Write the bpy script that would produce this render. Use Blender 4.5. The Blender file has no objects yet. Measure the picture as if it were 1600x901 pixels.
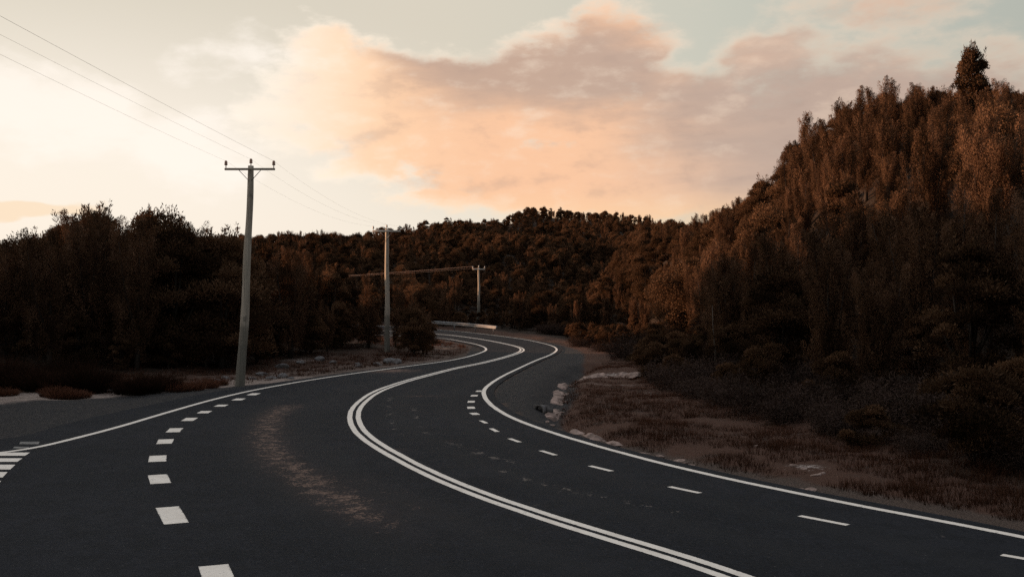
import bpy, bmesh, math, random
import numpy as np
from mathutils import Vector, Matrix
from mathutils.geometry import delaunay_2d_cdt

random.seed(11)
RNG = np.random.default_rng(11)
SC = bpy.context.scene
COL = SC.collection
R = math.radians

# ------------------------------------------------------------------ camera
F = 1555.5                      # focal length in pixels of the 1600 px wide photograph (35 mm)
YH = 486.0                      # pixel row of the horizon
CAMH = 3.0
PITCH = math.atan((YH - 450.0) / F)
cd = bpy.data.cameras.new('camera')
cam = bpy.data.objects.new('camera', cd)
COL.objects.link(cam)
cd.sensor_width = 36.0
cd.lens = 35.0
cd.clip_start = 0.1
cd.clip_end = 6000
cam.location = (0, 0, CAMH)
cam.rotation_euler = (R(90) + PITCH, 0, 0)
SC.camera = cam


def sp(x, k):
    return k * np.logaddexp(0.0, x / k)


def G(x, y):
    """height of the road formation: flat, then climbing and banked in the far bend"""
    p = 0.48 - 0.053 * (x + 2.1) + 0.03 * (y - 87.0)
    p = 2.5 - sp(2.5 - p, 0.3)
    return sp(p, 0.07)


def ground_at(px, py):
    dx = (px - 800.0) / F
    uy = (450.0 - py) / F
    dy = math.cos(PITCH) - math.sin(PITCH) * uy
    dz = math.sin(PITCH) + math.cos(PITCH) * uy
    t = 4.0
    prev = t
    while t < 400:
        if CAMH + dz * t <= G(dx * t, dy * t):
            break
        prev = t
        t += 0.4
    a, b = prev, t
    for _ in range(24):
        m = 0.5 * (a + b)
        if CAMH + dz * m <= G(dx * m, dy * m):
            b = m
        else:
            a = m
    return (dx * b, dy * b)


def project(x, y, z):
    c, s = math.cos(PITCH), math.sin(PITCH)
    zz = z - CAMH
    d = y * c + zz * s
    u = -y * s + zz * c
    return 800 + F * x / d, 450 - F * u / d, d


def curve(pts, step=0.5, smooth=1.2):
    """Catmull-Rom through plan points, resampled and smoothed"""
    P = np.array(pts, float)
    P = np.vstack([2 * P[0] - P[1], P, 2 * P[-1] - P[-2]])
    out = []
    for i in range(1, len(P) - 2):
        p0, p1, p2, p3 = P[i - 1:i + 3]
        for t in np.linspace(0, 1, 24, endpoint=False):
            out.append(0.5 * ((2 * p1) + (-p0 + p2) * t + (2 * p0 - 5 * p1 + 4 * p2 - p3) * t * t + (-p0 + 3 * p1 - 3 * p2 + p3) * t ** 3))
    out.append(P[-2])
    out = resample(np.array(out), step)
    if smooth > 0:
        n = int(3 * smooth / step)
        w = np.exp(-0.5 * (np.arange(-n, n + 1) * step / smooth) ** 2)
        w /= w.sum()
        ext = np.vstack([out[0] + (out[0] - out[1]) * np.arange(n, 0, -1)[:, None], out,
                         out[-1] + (out[-1] - out[-2]) * np.arange(1, n + 1)[:, None]])
        out = np.stack([np.convolve(ext[:, k], w, 'valid') for k in range(2)], 1)
    return resample(out, step)


def resample(P, step):
    s = np.concatenate([[0], np.cumsum(np.hypot(*np.diff(P, axis=0).T))])
    n = max(2, int(s[-1] / step) + 1)
    q = np.linspace(0, s[-1], n)
    return np.stack([np.interp(q, s, P[:, 0]), np.interp(q, s, P[:, 1])], 1)


def seg_dist(X, Y, P):
    """distance of points to a polyline, with the arc parameter of the nearest place"""
    X = np.asarray(X, float).ravel()
    Y = np.asarray(Y, float).ravel()
    best = np.full(X.shape, 1e9)
    par = np.zeros(X.shape)
    acc = 0.0
    for i in range(len(P) - 1):
        ax, ay = P[i]
        bx, by = P[i + 1]
        L2 = (bx - ax) ** 2 + (by - ay) ** 2 + 1e-12
        t = np.clip(((X - ax) * (bx - ax) + (Y - ay) * (by - ay)) / L2, 0, 1)
        d = np.hypot(X - ax - t * (bx - ax), Y - ay - t * (by - ay))
        m = d < best
        best[m] = d[m]
        par[m] = acc + t[m] * math.sqrt(L2)
        acc += math.sqrt(L2)
    return best, par


def inside(X, Y, P):
    X = np.asarray(X, float).ravel()
    Y = np.asarray(Y, float).ravel()
    r = np.zeros(X.shape, bool)
    n = len(P)
    j = n - 1
    for i in range(n):
        xi, yi = P[i]
        xj, yj = P[j]
        c = ((yi > Y) != (yj > Y)) & (X < (xj - xi) * (Y - yi) / (yj - yi + 1e-12) + xi)
        r ^= c
        j = i
    return r


def lattice(ix, iy, seed):
    h = (ix.astype(np.int64) * 374761393 + iy.astype(np.int64) * 668265263 + seed * 144269504) & 0x7fffffff
    h = ((h ^ (h >> 13)) * 1274126177) & 0x7fffffff
    return ((h ^ (h >> 16)) & 0xffff) / 65535.0


def noise2(x, y, seed=0):
    x = np.asarray(x, float)
    y = np.asarray(y, float)
    ix = np.floor(x)
    iy = np.floor(y)
    fx = x - ix
    fy = y - iy
    fx = fx * fx * (3 - 2 * fx)
    fy = fy * fy * (3 - 2 * fy)
    a = lattice(ix, iy, seed)
    b = lattice(ix + 1, iy, seed)
    c = lattice(ix, iy + 1, seed)
    d = lattice(ix + 1, iy + 1, seed)
    return (a + (b - a) * fx + (c - a) * fy + (a - b - c + d) * fx * fy) * 2 - 1


def fbm2(x, y, seed=0, o=4):
    s = 0
    a = 1.0
    for k in range(o):
        s = s + a * noise2(x, y, seed + 7 * k)
        x = x * 2.03
        y = y * 2.03
        a *= 0.5
    return s


def sstep(a, b, x):
    t = np.clip((x - a) / (b - a), 0, 1)
    return t * t * (3 - 2 * t)


# ------------------------------------------------------------------ object helpers
def mesh_np(name, V, Fc, mat=None, smooth=False, attrs=None, nper=None):
    """mesh from numpy arrays; Fc an (n,k) array or a list of them"""
    me = bpy.data.meshes.new(name)
    V = np.asarray(V, np.float32)
    lst = Fc if isinstance(Fc, list) else [Fc]
    lst = [np.asarray(f, np.int32) for f in lst if len(f)]
    loops = np.concatenate([f.ravel() for f in lst])
    tot = np.concatenate([np.full(len(f), f.shape[1], np.int32) for f in lst])
    start = np.concatenate([[0], np.cumsum(tot)[:-1]]).astype(np.int32)
    me.vertices.add(len(V))
    me.vertices.foreach_set('co', V.ravel())
    me.loops.add(len(loops))
    me.loops.foreach_set('vertex_index', loops)
    me.polygons.add(len(tot))
    me.polygons.foreach_set('loop_start', start)
    me.polygons.foreach_set('loop_total', tot)
    if smooth:
        me.polygons.foreach_set('use_smooth', np.ones(len(tot), bool))
    if attrs:
        for k, a in attrs.items():
            at = me.attributes.new(k, 'FLOAT', 'POINT')
            at.data.foreach_set('value', np.asarray(a, np.float32))
    me.update(calc_edges=True)
    if mat:
        me.materials.append(mat)
    return me


def link(name, me, parent=None, loc=(0, 0, 0)):
    o = bpy.data.objects.new(name, me)
    COL.objects.link(o)
    o.location = loc
    if parent:
        o.parent = parent
    return o


def tag(o, label=None, cat=None, group=None, kind=None):
    if label:
        o['label'] = label
    if cat:
        o['category'] = cat
    if group:
        o['group'] = group
    if kind:
        o['kind'] = kind
    return o


def empty(name, loc=(0, 0, 0), rz=0.0):
    o = bpy.data.objects.new(name, None)
    COL.objects.link(o)
    o.location = loc
    o.rotation_euler = (0, 0, rz)
    o.empty_display_size = 0.2
    return o


def copy_thing(root):
    c = root.copy()
    COL.objects.link(c)
    for ch in list(root.children):
        d = ch.copy()
        COL.objects.link(d)
        d.parent = c
        for g in list(ch.children):
            e = g.copy()
            COL.objects.link(e)
            e.parent = d
    return c


def tube_np(path, radii, seg=8, cap=True):
    """tube round a 3-D path"""
    P = np.asarray(path, float)
    n = len(P)
    T = np.gradient(P, axis=0)
    T /= np.linalg.norm(T, axis=1)[:, None] + 1e-9
    ref = np.array([0, 0, 1.0]) if abs(T[0][2]) < 0.8 else np.array([1.0, 0, 0])
    V = []
    for i in range(n):
        a = np.cross(T[i], ref)
        a /= np.linalg.norm(a) + 1e-9
        b = np.cross(T[i], a)
        for k in range(seg):
            th = 2 * math.pi * k / seg
            V.append(P[i] + radii[i] * (a * math.cos(th) + b * math.sin(th)))
    V = np.array(V)
    Q = []
    for i in range(n - 1):
        for k in range(seg):
            k2 = (k + 1) % seg
            Q.append((i * seg + k, i * seg + k2, (i + 1) * seg + k2, (i + 1) * seg + k))
    T3 = []
    if cap:
        V = np.vstack([V, P[0], P[-1]])
        for k in range(seg):
            k2 = (k + 1) % seg
            T3.append((n * seg, k2, k))
            T3.append((n * seg + 1, (n - 1) * seg + k, (n - 1) * seg + k2))
    return V, np.array(Q), np.array(T3).reshape(-1, 3)


def merge(parts):
    V = []
    Q = []
    T = []
    off = 0
    for v, q, t in parts:
        V.append(v)
        if len(q):
            Q.append(np.asarray(q) + off)
        if len(t):
            T.append(np.asarray(t) + off)
        off += len(v)
    return np.vstack(V), [np.vstack(Q)] + ([np.vstack(T)] if T else [])


def box_np(c, s, rot=None):
    x, y, z = s
    v = np.array([(-1, -1, -1), (1, -1, -1), (1, 1, -1), (-1, 1, -1), (-1, -1, 1), (1, -1, 1), (1, 1, 1), (-1, 1, 1)], float) * 0.5 * np.array([x, y, z])
    if rot is not None:
        v = v @ np.array(rot).T
    v = v + np.array(c)
    q = np.array([(3, 2, 1, 0), (4, 5, 6, 7), (0, 1, 5, 4), (1, 2, 6, 5), (2, 3, 7, 6), (3, 0, 4, 7)])
    return v, q, np.zeros((0, 3), int)


# ------------------------------------------------------------------ materials
def new_mat(name):
    m = bpy.data.materials.new(name)
    m.use_nodes = True
    nt = m.node_tree
    for n in list(nt.nodes):
        nt.nodes.remove(n)
    out = nt.nodes.new('ShaderNodeOutputMaterial')
    return m, nt, out


class NB:
    """small node builder"""
    def __init__(s, nt):
        s.nt = nt

    def n(s, t, **kw):
        nd = s.nt.nodes.new(t)
        for k, v in kw.items():
            setattr(nd, k, v)
        return nd

    def put(s, sock, v):
        if hasattr(v, 'is_linked') or isinstance(v, bpy.types.NodeSocket):
            s.nt.links.new(v, sock)
        else:
            sock.default_value = v

    def m(s, op, a, b=0.0, c=0.0, clamp=False):
        nd = s.n('ShaderNodeMath', operation=op)
        nd.use_clamp = clamp
        s.put(nd.inputs[0], a)
        s.put(nd.inputs[1], b)
        s.put(nd.inputs[2], c)
        return nd.outputs[0]

    def add(s, a, b): return s.m('ADD', a, b)
    def sub(s, a, b): return s.m('SUBTRACT', a, b)
    def mul(s, a, b): return s.m('MULTIPLY', a, b)

    def ss(s, lo, hi, x, to0=0.0, to1=1.0):
        nd = s.n('ShaderNodeMapRange', interpolation_type='SMOOTHSTEP')
        s.put(nd.inputs[0], x)
        s.put(nd.inputs[1], lo)
        s.put(nd.inputs[2], hi)
        s.put(nd.inputs[3], to0)
        s.put(nd.inputs[4], to1)
        return nd.outputs[0]

    def mix(s, f, a, b, mode='MIX'):
        nd = s.n('ShaderNodeMix', data_type='RGBA', blend_type=mode)
        s.put(nd.inputs[0], f)
        s.put(nd.inputs[6], a if not isinstance(a, tuple) else (*a, 1.0)[:4])
        s.put(nd.inputs[7], b if not isinstance(b, tuple) else (*b, 1.0)[:4])
        return nd.outputs[2]

    def noise(s, vec, scale, detail=4, rough=0.5, dim='3D'):
        nd = s.n('ShaderNodeTexNoise', noise_dimensions=dim)
        if vec is not None:
            s.put(nd.inputs['Vector'], vec)
        nd.inputs['Scale'].default_value = scale
        nd.inputs['Detail'].default_value = detail
        nd.inputs['Roughness'].default_value = rough
        return nd.outputs['Fac']

    def attr(s, name):
        return s.n('ShaderNodeAttribute', attribute_name=name).outputs['Fac']

    def pos(s):
        return s.n('ShaderNodeNewGeometry').outputs['Position']

    def mapping(s, vec, scale=(1, 1, 1), rot=(0, 0, 0)):
        nd = s.n('ShaderNodeMapping')
        s.put(nd.inputs['Vector'], vec)
        nd.inputs['Scale'].default_value = scale
        nd.inputs['Rotation'].default_value = rot
        return nd.outputs[0]

    def bump(s, h, strength=0.5, dist=0.05):
        nd = s.n('ShaderNodeBump')
        nd.inputs['Strength'].default_value = strength
        nd.inputs['Distance'].default_value = dist
        s.put(nd.inputs['Height'], h)
        return nd.outputs[0]

    def bsdf(s, col, rough=0.8, spec=0.3, metal=0.0, normal=None):
        nd = s.n('ShaderNodeBsdfPrincipled')
        s.put(nd.inputs['Base Color'], col if not isinstance(col, tuple) else (*col, 1.0)[:4])
        s.put(nd.inputs['Roughness'], rough)
        nd.inputs['Specular IOR Level'].default_value = spec
        nd.inputs['Metallic'].default_value = metal
        if normal is not None:
            s.put(nd.inputs['Normal'], normal)
        return nd.outputs[0]


def leaf_mat(name, dark, light, transl=0.3, var=0.5):
    m, nt, out = new_mat(name)
    b = NB(nt)
    t = b.attr('tint')
    oi = b.n('ShaderNodeObjectInfo').outputs['Random']
    f = b.m('POWER', b.m('ADD', b.mul(t, 1.0 - var), b.mul(oi, var), clamp=True), 1.55)
    col = b.mix(f, dark, light)
    d = b.n('ShaderNodeBsdfDiffuse')
    b.put(d.inputs[0], col)
    tr = b.n('ShaderNodeBsdfTranslucent')
    b.put(tr.inputs[0], b.mix(0.5, col, (1.0, 0.62, 0.30), 'MULTIPLY'))
    mx = b.n('ShaderNodeMixShader')
    mx.inputs[0].default_value = transl
    nt.links.new(d.outputs[0], mx.inputs[1])
    nt.links.new(tr.outputs[0], mx.inputs[2])
    nt.links.new(mx.outputs[0], out.inputs[0])
    return m


M_LEAF_A = leaf_mat('feathery_leaves', (0.010, 0.0075, 0.005), (0.30, 0.172, 0.105), 0.15, 0.3)
M_LEAF_B = leaf_mat('bushy_leaves', (0.010, 0.0075, 0.005), (0.25, 0.143, 0.082), 0.15, 0.35)
M_SCRUB = leaf_mat('dry_scrub_twigs', (0.014, 0.010, 0.008), (0.115, 0.078, 0.064), 0.1)
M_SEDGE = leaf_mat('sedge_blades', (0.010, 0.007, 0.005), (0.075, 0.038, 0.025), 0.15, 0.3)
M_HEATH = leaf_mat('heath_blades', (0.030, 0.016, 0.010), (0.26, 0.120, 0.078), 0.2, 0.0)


def simple_mat(name, col, rough=0.8, spec=0.3, metal=0.0, c2=None, scale=4.0, bump=0.0, stretch=(1, 1, 1)):
    m, nt, out = new_mat(name)
    b = NB(nt)
    tc = b.n('ShaderNodeTexCoord').outputs['Object']
    v = b.mapping(tc, stretch)
    nz = b.noise(v, scale, 5, 0.6)
    c = b.mix(b.ss(0.35, 0.65, nz), col, c2 or col)
    nrm = b.bump(nz, bump, 0.03) if bump else None
    nt.links.new(b.bsdf(c, rough, spec, metal, nrm), out.inputs[0])
    return m


M_BARK = simple_mat('bark', (0.025, 0.019, 0.015), 0.9, 0.1, c2=(0.06, 0.048, 0.04), scale=7, bump=0.6, stretch=(1, 1, 0.2))
M_DULLBARK = simple_mat('dull_bark', (0.10, 0.085, 0.07), 0.9, 0.1, c2=(0.17, 0.145, 0.12), scale=7, stretch=(1, 1, 0.2))
M_PALEBARK = simple_mat('bleached_bark', (0.22, 0.18, 0.15), 0.9, 0.1, c2=(0.34, 0.29, 0.25), scale=7, stretch=(1, 1, 0.2))
M_STEEL = simple_mat('galvanised_steel', (0.20, 0.205, 0.21), 0.6, 0.4, 0.3, c2=(0.28, 0.285, 0.29), scale=3)
M_ARM = simple_mat('crossarm_timber', (0.34, 0.29, 0.23), 0.8, 0.2, c2=(0.46, 0.39, 0.31), scale=5, stretch=(0.3, 1, 1))
M_ARM_SUNLIT = simple_mat('sun_tinted_crossarm', (0.60, 0.54, 0.47), 0.8, 0.2, c2=(0.74, 0.68, 0.60), scale=5, stretch=(0.3, 1, 1))  # sunlight on the farther arms put into a paler timber colour
M_PORC = simple_mat('porcelain', (0.40, 0.22, 0.15), 0.3, 0.5, c2=(0.48, 0.28, 0.2), scale=9)
M_PORC_W = simple_mat('white_porcelain', (0.72, 0.68, 0.62), 0.3, 0.5, c2=(0.62, 0.58, 0.52), scale=9)
M_WIRE = simple_mat('weathered_conductor', (0.46, 0.40, 0.36), 0.6, 0.4, 0.3)
M_WIRE_SUNLIT = simple_mat('sun_tinted_conductor', (0.75, 0.38, 0.22), 0.45, 0.5, 0.4)  # orange of the low sun put into the wire's own colour
M_ROCK = simple_mat('pale_sandstone', (0.15, 0.11, 0.092), 0.9, 0.15, c2=(0.38, 0.275, 0.23), scale=3.5, bump=0.8)
M_GREYROCK = simple_mat('grey_rubble', (0.09, 0.083, 0.08), 0.9, 0.15, c2=(0.19, 0.18, 0.175), scale=4, bump=0.8)
M_CONC = simple_mat('concrete', (0.25, 0.24, 0.23), 0.9, 0.15, c2=(0.34, 0.33, 0.32), scale=5, bump=0.3)


def pole_mat():
    m, nt, out = new_mat('weathered_pole_timber')
    b = NB(nt)
    tc = b.n('ShaderNodeTexCoord').outputs['Object']
    sep = b.n('ShaderNodeSeparateXYZ')
    b.put(sep.inputs[0], tc)
    z = sep.outputs[2]
    grain = b.noise(b.mapping(tc, (9, 9, 0.35)), 2.2, 6, 0.6)
    c = b.mix(b.ss(0.3, 0.7, grain), (0.33, 0.285, 0.23), (0.60, 0.52, 0.42))
    low = b.ss(2.55, 2.35, z)                       # the treated butt is darker up to a hard line
    c = b.mix(b.mul(low, 0.5), c, (0.10, 0.10, 0.085))
    low2 = b.ss(1.75, 1.65, z)
    c = b.mix(b.mul(low2, 0.4), c, (0.11, 0.115, 0.10))
    blot = b.noise(b.mapping(tc, (2, 2, 1.3)), 1.6, 3)
    c = b.mix(b.mul(b.ss(0.58, 0.72, blot), 0.5), c, (0.10, 0.09, 0.08))
    nt.links.new(b.bsdf(c, 0.85, 0.2, 0, b.bump(grain, 0.5, 0.02)), out.inputs[0])
    return m


M_POLE = pole_mat()


def asphalt_mat():
    m, nt, out = new_mat('asphalt')
    b = NB(nt)
    p = b.pos()
    fine = b.noise(p, 34, 4, 0.75)
    chip = b.noise(p, 13.0, 4, 0.75)
    mid = b.noise(b.mapping(p, (1.0, 0.7, 1)), 2.6, 5, 0.7)
    big = b.noise(p, 0.25, 5, 0.6)
    grain = b.add(b.mul(fine, 0.45), b.mul(chip, 0.55))
    c = b.mix(b.ss(0.36, 0.66, grain), (0.0030, 0.0040, 0.0058), (0.022, 0.0250, 0.0315))
    c = b.mix(b.mul(b.ss(0.35, 0.65, big), 0.45), c, (0.024, 0.0255, 0.031))
    c = b.mix(b.mul(b.ss(0.42, 0.62, mid), 0.55), c, (0.0085, 0.010, 0.012))
    tread = b.attr('tread')                          # tyre-polished wheel paths are darker
    c = b.mix(b.mul(tread, 0.55), c, (0.019, 0.020, 0.022))
    stone = b.noise(p, 24, 1, 0.4)
    c = b.mix(b.mul(b.ss(0.74, 0.80, stone), 0.5), c, (0.20, 0.18, 0.165))
    dust = b.attr('dust')
    g1 = b.noise(b.mapping(p, (1.0, 0.8, 1)), 3.2, 5, 0.75)
    g2 = b.noise(p, 15.0, 4, 0.7)
    g = b.add(b.mul(g1, 0.5), b.mul(g2, 0.5))
    thr = b.sub(0.655, b.mul(dust, 0.152))
    dm = b.mul(b.ss(0.0, 0.07, b.sub(g, thr)), b.ss(0.03, 0.3, dust))
    c = b.mix(b.mul(b.ss(0.1, 1.2, dust), 0.20), c, (0.10, 0.068, 0.054))
    c = b.mix(b.mul(dm, 0.85), c, (0.19, 0.125, 0.096))
    sc = b.attr('scuff')
    sm = b.mul(b.ss(0.0, 0.05, b.sub(g, b.sub(0.67, b.mul(sc, 0.19)))), b.ss(0.15, 0.6, sc))
    c = b.mix(b.mul(sm, 0.55), c, (0.24, 0.20, 0.17))
    loose = b.noise(b.mapping(p, (0.7, 1.0, 1)), 1.4, 6, 0.78)
    c = b.mix(b.mul(b.ss(0.61, 0.67, b.add(b.mul(loose, 0.6), b.mul(g2, 0.4))), 0.45), c, (0.17, 0.14, 0.12))
    nt.links.new(b.bsdf(c, 0.9, 0.10, 0, b.bump(fine, 0.55, 0.012)), out.inputs[0])
    return m


def paint_mat():
    m, nt, out = new_mat('road_paint')
    b = NB(nt)
    p = b.pos()
    fine = b.noise(p, 30, 3, 0.7)
    mid = b.noise(p, 3.0, 5, 0.65)
    c = b.mix(b.ss(0.3, 0.7, mid), (0.72, 0.655, 0.57), (0.90, 0.83, 0.73))
    wear = b.ss(0.555, 0.66, b.add(b.mul(fine, 0.5), b.mul(mid, 0.5)))
    c = b.mix(b.mul(wear, 0.75), c, (0.10, 0.10, 0.10))
    edge = b.m('ABSOLUTE', b.attr('across'))
    chipn = b.add(b.mul(b.noise(p, 18, 4, 0.75), 0.6), b.mul(b.noise(p, 4.5, 4, 0.7), 0.4))
    c = b.mix(b.mul(b.ss(0.0, 0.10, b.sub(b.add(edge, b.mul(chipn, 1.4)), 1.66)), 0.9), c, (0.022, 0.023, 0.026))
    nt.links.new(b.bsdf(c, 0.7, 0.3), out.inputs[0])
    return m


def worn_paint_mat():
    m, nt, out = new_mat('worn_road_paint')
    b = NB(nt)
    p = b.pos()
    n1 = b.noise(b.mapping(p, (0.6, 4, 1)), 4.0, 5, 0.7)
    c = b.mix(b.ss(0.42, 0.62, n1), (0.07, 0.07, 0.072), (0.36, 0.34, 0.31))
    nt.links.new(b.bsdf(c, 0.8, 0.2), out.inputs[0])
    return m


def ground_mat():
    m, nt, out = new_mat('ground_soil')
    b = NB(nt)
    p = b.pos()
    n1 = b.noise(p, 1.1, 6, 0.65)
    n2 = b.noise(p, 7.0, 5, 0.7)
    n3 = b.noise(p, 30.0, 3, 0.7)
    litter = b.mix(n2, (0.018, 0.013, 0.009), (0.048, 0.033, 0.024))
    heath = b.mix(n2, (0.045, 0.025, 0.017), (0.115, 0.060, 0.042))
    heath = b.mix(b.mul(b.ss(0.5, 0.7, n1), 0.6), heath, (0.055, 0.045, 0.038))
    gravel = b.mix(b.ss(0.35, 0.7, n3), (0.016, 0.0165, 0.018), (0.060, 0.058, 0.058))
    gravel = b.mix(b.mul(b.ss(0.45, 0.65, n2), 0.4), gravel, (0.10, 0.082, 0.068))
    sand = b.mix(b.ss(0.35, 0.65, n2), (0.19, 0.145, 0.12), (0.33, 0.265, 0.225))
    sand = b.mix(b.mul(b.ss(0.5, 0.62, n1), 0.5), sand, (0.13, 0.10, 0.085))
    verge = b.mix(b.ss(0.35, 0.65, n3), (0.038, 0.029, 0.024), (0.125, 0.090, 0.072))
    jig = b.mul(b.sub(n1, 0.5), 0.9)

    def msk(name, w=0.25):
        return b.ss(0.5 - w, 0.5 + w, b.add(b.attr(name), jig))
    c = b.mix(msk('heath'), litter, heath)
    c = b.mix(msk('verge'), c, verge)
    c = b.mix(msk('sand'), c, sand)
    c = b.mix(msk('gravel', 0.30), c, gravel)
    pale = b.mix(n2, (0.24, 0.20, 0.18), (0.44, 0.37, 0.33))
    c = b.mix(b.ss(0.55, 0.75, b.add(b.attr('stone'), b.mul(b.sub(n2, 0.5), 1.2))), c, pale)
    nt.links.new(b.bsdf(c, 0.95, 0.1, 0, b.bump(b.add(n2, b.mul(n3, 0.4)), 0.8, 0.08)), out.inputs[0])
    return m


M_ASPHALT = asphalt_mat()
M_PAINT = paint_mat()
M_WORN = worn_paint_mat()
M_GROUND = ground_mat()

# ------------------------------------------------------------------ the plan of the road
def gp(L):
    return [ground_at(*q) for q in L]


PX_CENTRE = [(1157, 899), (1050, 867), (950, 838), (850, 806.5), (775, 781), (700, 752.5), (639, 723), (620, 712.5), (592, 697), (569, 681),
             (556.5, 665.5), (552, 651), (556, 637.5), (567, 625.5), (583, 614), (602, 605.5), (640, 593), (675, 584), (712, 574.5),
             (750, 567), (775, 561), (800, 554), (814, 548.5), (816.5, 545.5), (812, 542), (797, 538), (762, 531), (725, 525.5), (682, 521)]
PX_RIGHT = [(1600, 836), (1500, 820), (1400, 801), (1300, 781), (1200, 760.5), (1100, 739.5), (1050, 727.5), (987, 711), (925, 694), (862, 675),
            (812, 657.5), (782, 642.5), (765, 630), (755.5, 616), (757, 607), (770, 596), (787, 586), (812, 574), (837, 562.5), (860, 553.5),
            (870, 546), (865, 540.5), (850, 536), (825, 530.5), (787, 525), (750, 520.5), (712, 516.5), (682, 514.5)]
PX_LEFT = [(0, 710), (50, 700), (100, 688), (150, 676), (200, 662), (270, 641), (340, 621.5), (400, 608), (460, 597), (520, 587.5), (580, 579),
           (640, 571), (690, 564.5), (725, 558), (748, 551.5), (758, 547.5), (760.5, 545.5), (757, 541.5), (742, 536.5), (712, 531), (683, 527)]

near_c = [(11.5, -12.0), (7.8, 0.0), (4.6, 6.5)]
C_CENTRE = curve(near_c + gp(PX_CENTRE) + [(-16, 94), (-26, 93)], 0.4)
near_r = [(17.0, -12.0), (12.8, 0.0), (9.3, 8.0)]
C_RIGHT = curve(near_r + gp(PX_RIGHT) + [(-16, 103), (-26, 103)], 0.4)
C_LEFT = curve([(-24, 17.2), (-16, 19.2)] + gp(PX_LEFT) + [(-16, 86), (-26, 84)], 0.4)

def offset(P, d):
    T = np.gradient(P, axis=0)
    T /= np.linalg.norm(T, axis=1)[:, None]
    N = np.stack([T[:, 1], -T[:, 0]], 1)      # right-hand side of travel
    return P + N * d


# asphalt outline
PX_LB = [(0, 690), (60, 672), (120, 657), (180, 643), (240, 630.5), (320, 614), (400, 601), (480, 590), (560, 579), (640, 569), (700, 561.5), (738, 553),
         (750, 548.5), (753, 545.5), (748, 541.5), (732, 537), (705, 532), (683, 528.5)]
B_LEFT = curve([(-40, 22.0), (-24, 22.0), (-16, 22.4)] + gp(PX_LB) + [(-16, 84.5), (-26, 82.5)], 0.7)
B_RIGHT = curve([tuple(p) for p in offset(C_RIGHT, 0.38)[::10]], 0.7, 0.5)
near_edge = [(17.4, -12.2), (-40, -12.2)]
OUT = np.vstack([B_RIGHT, B_LEFT[::-1], np.array([(-40.0, -12.2)])])


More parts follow.
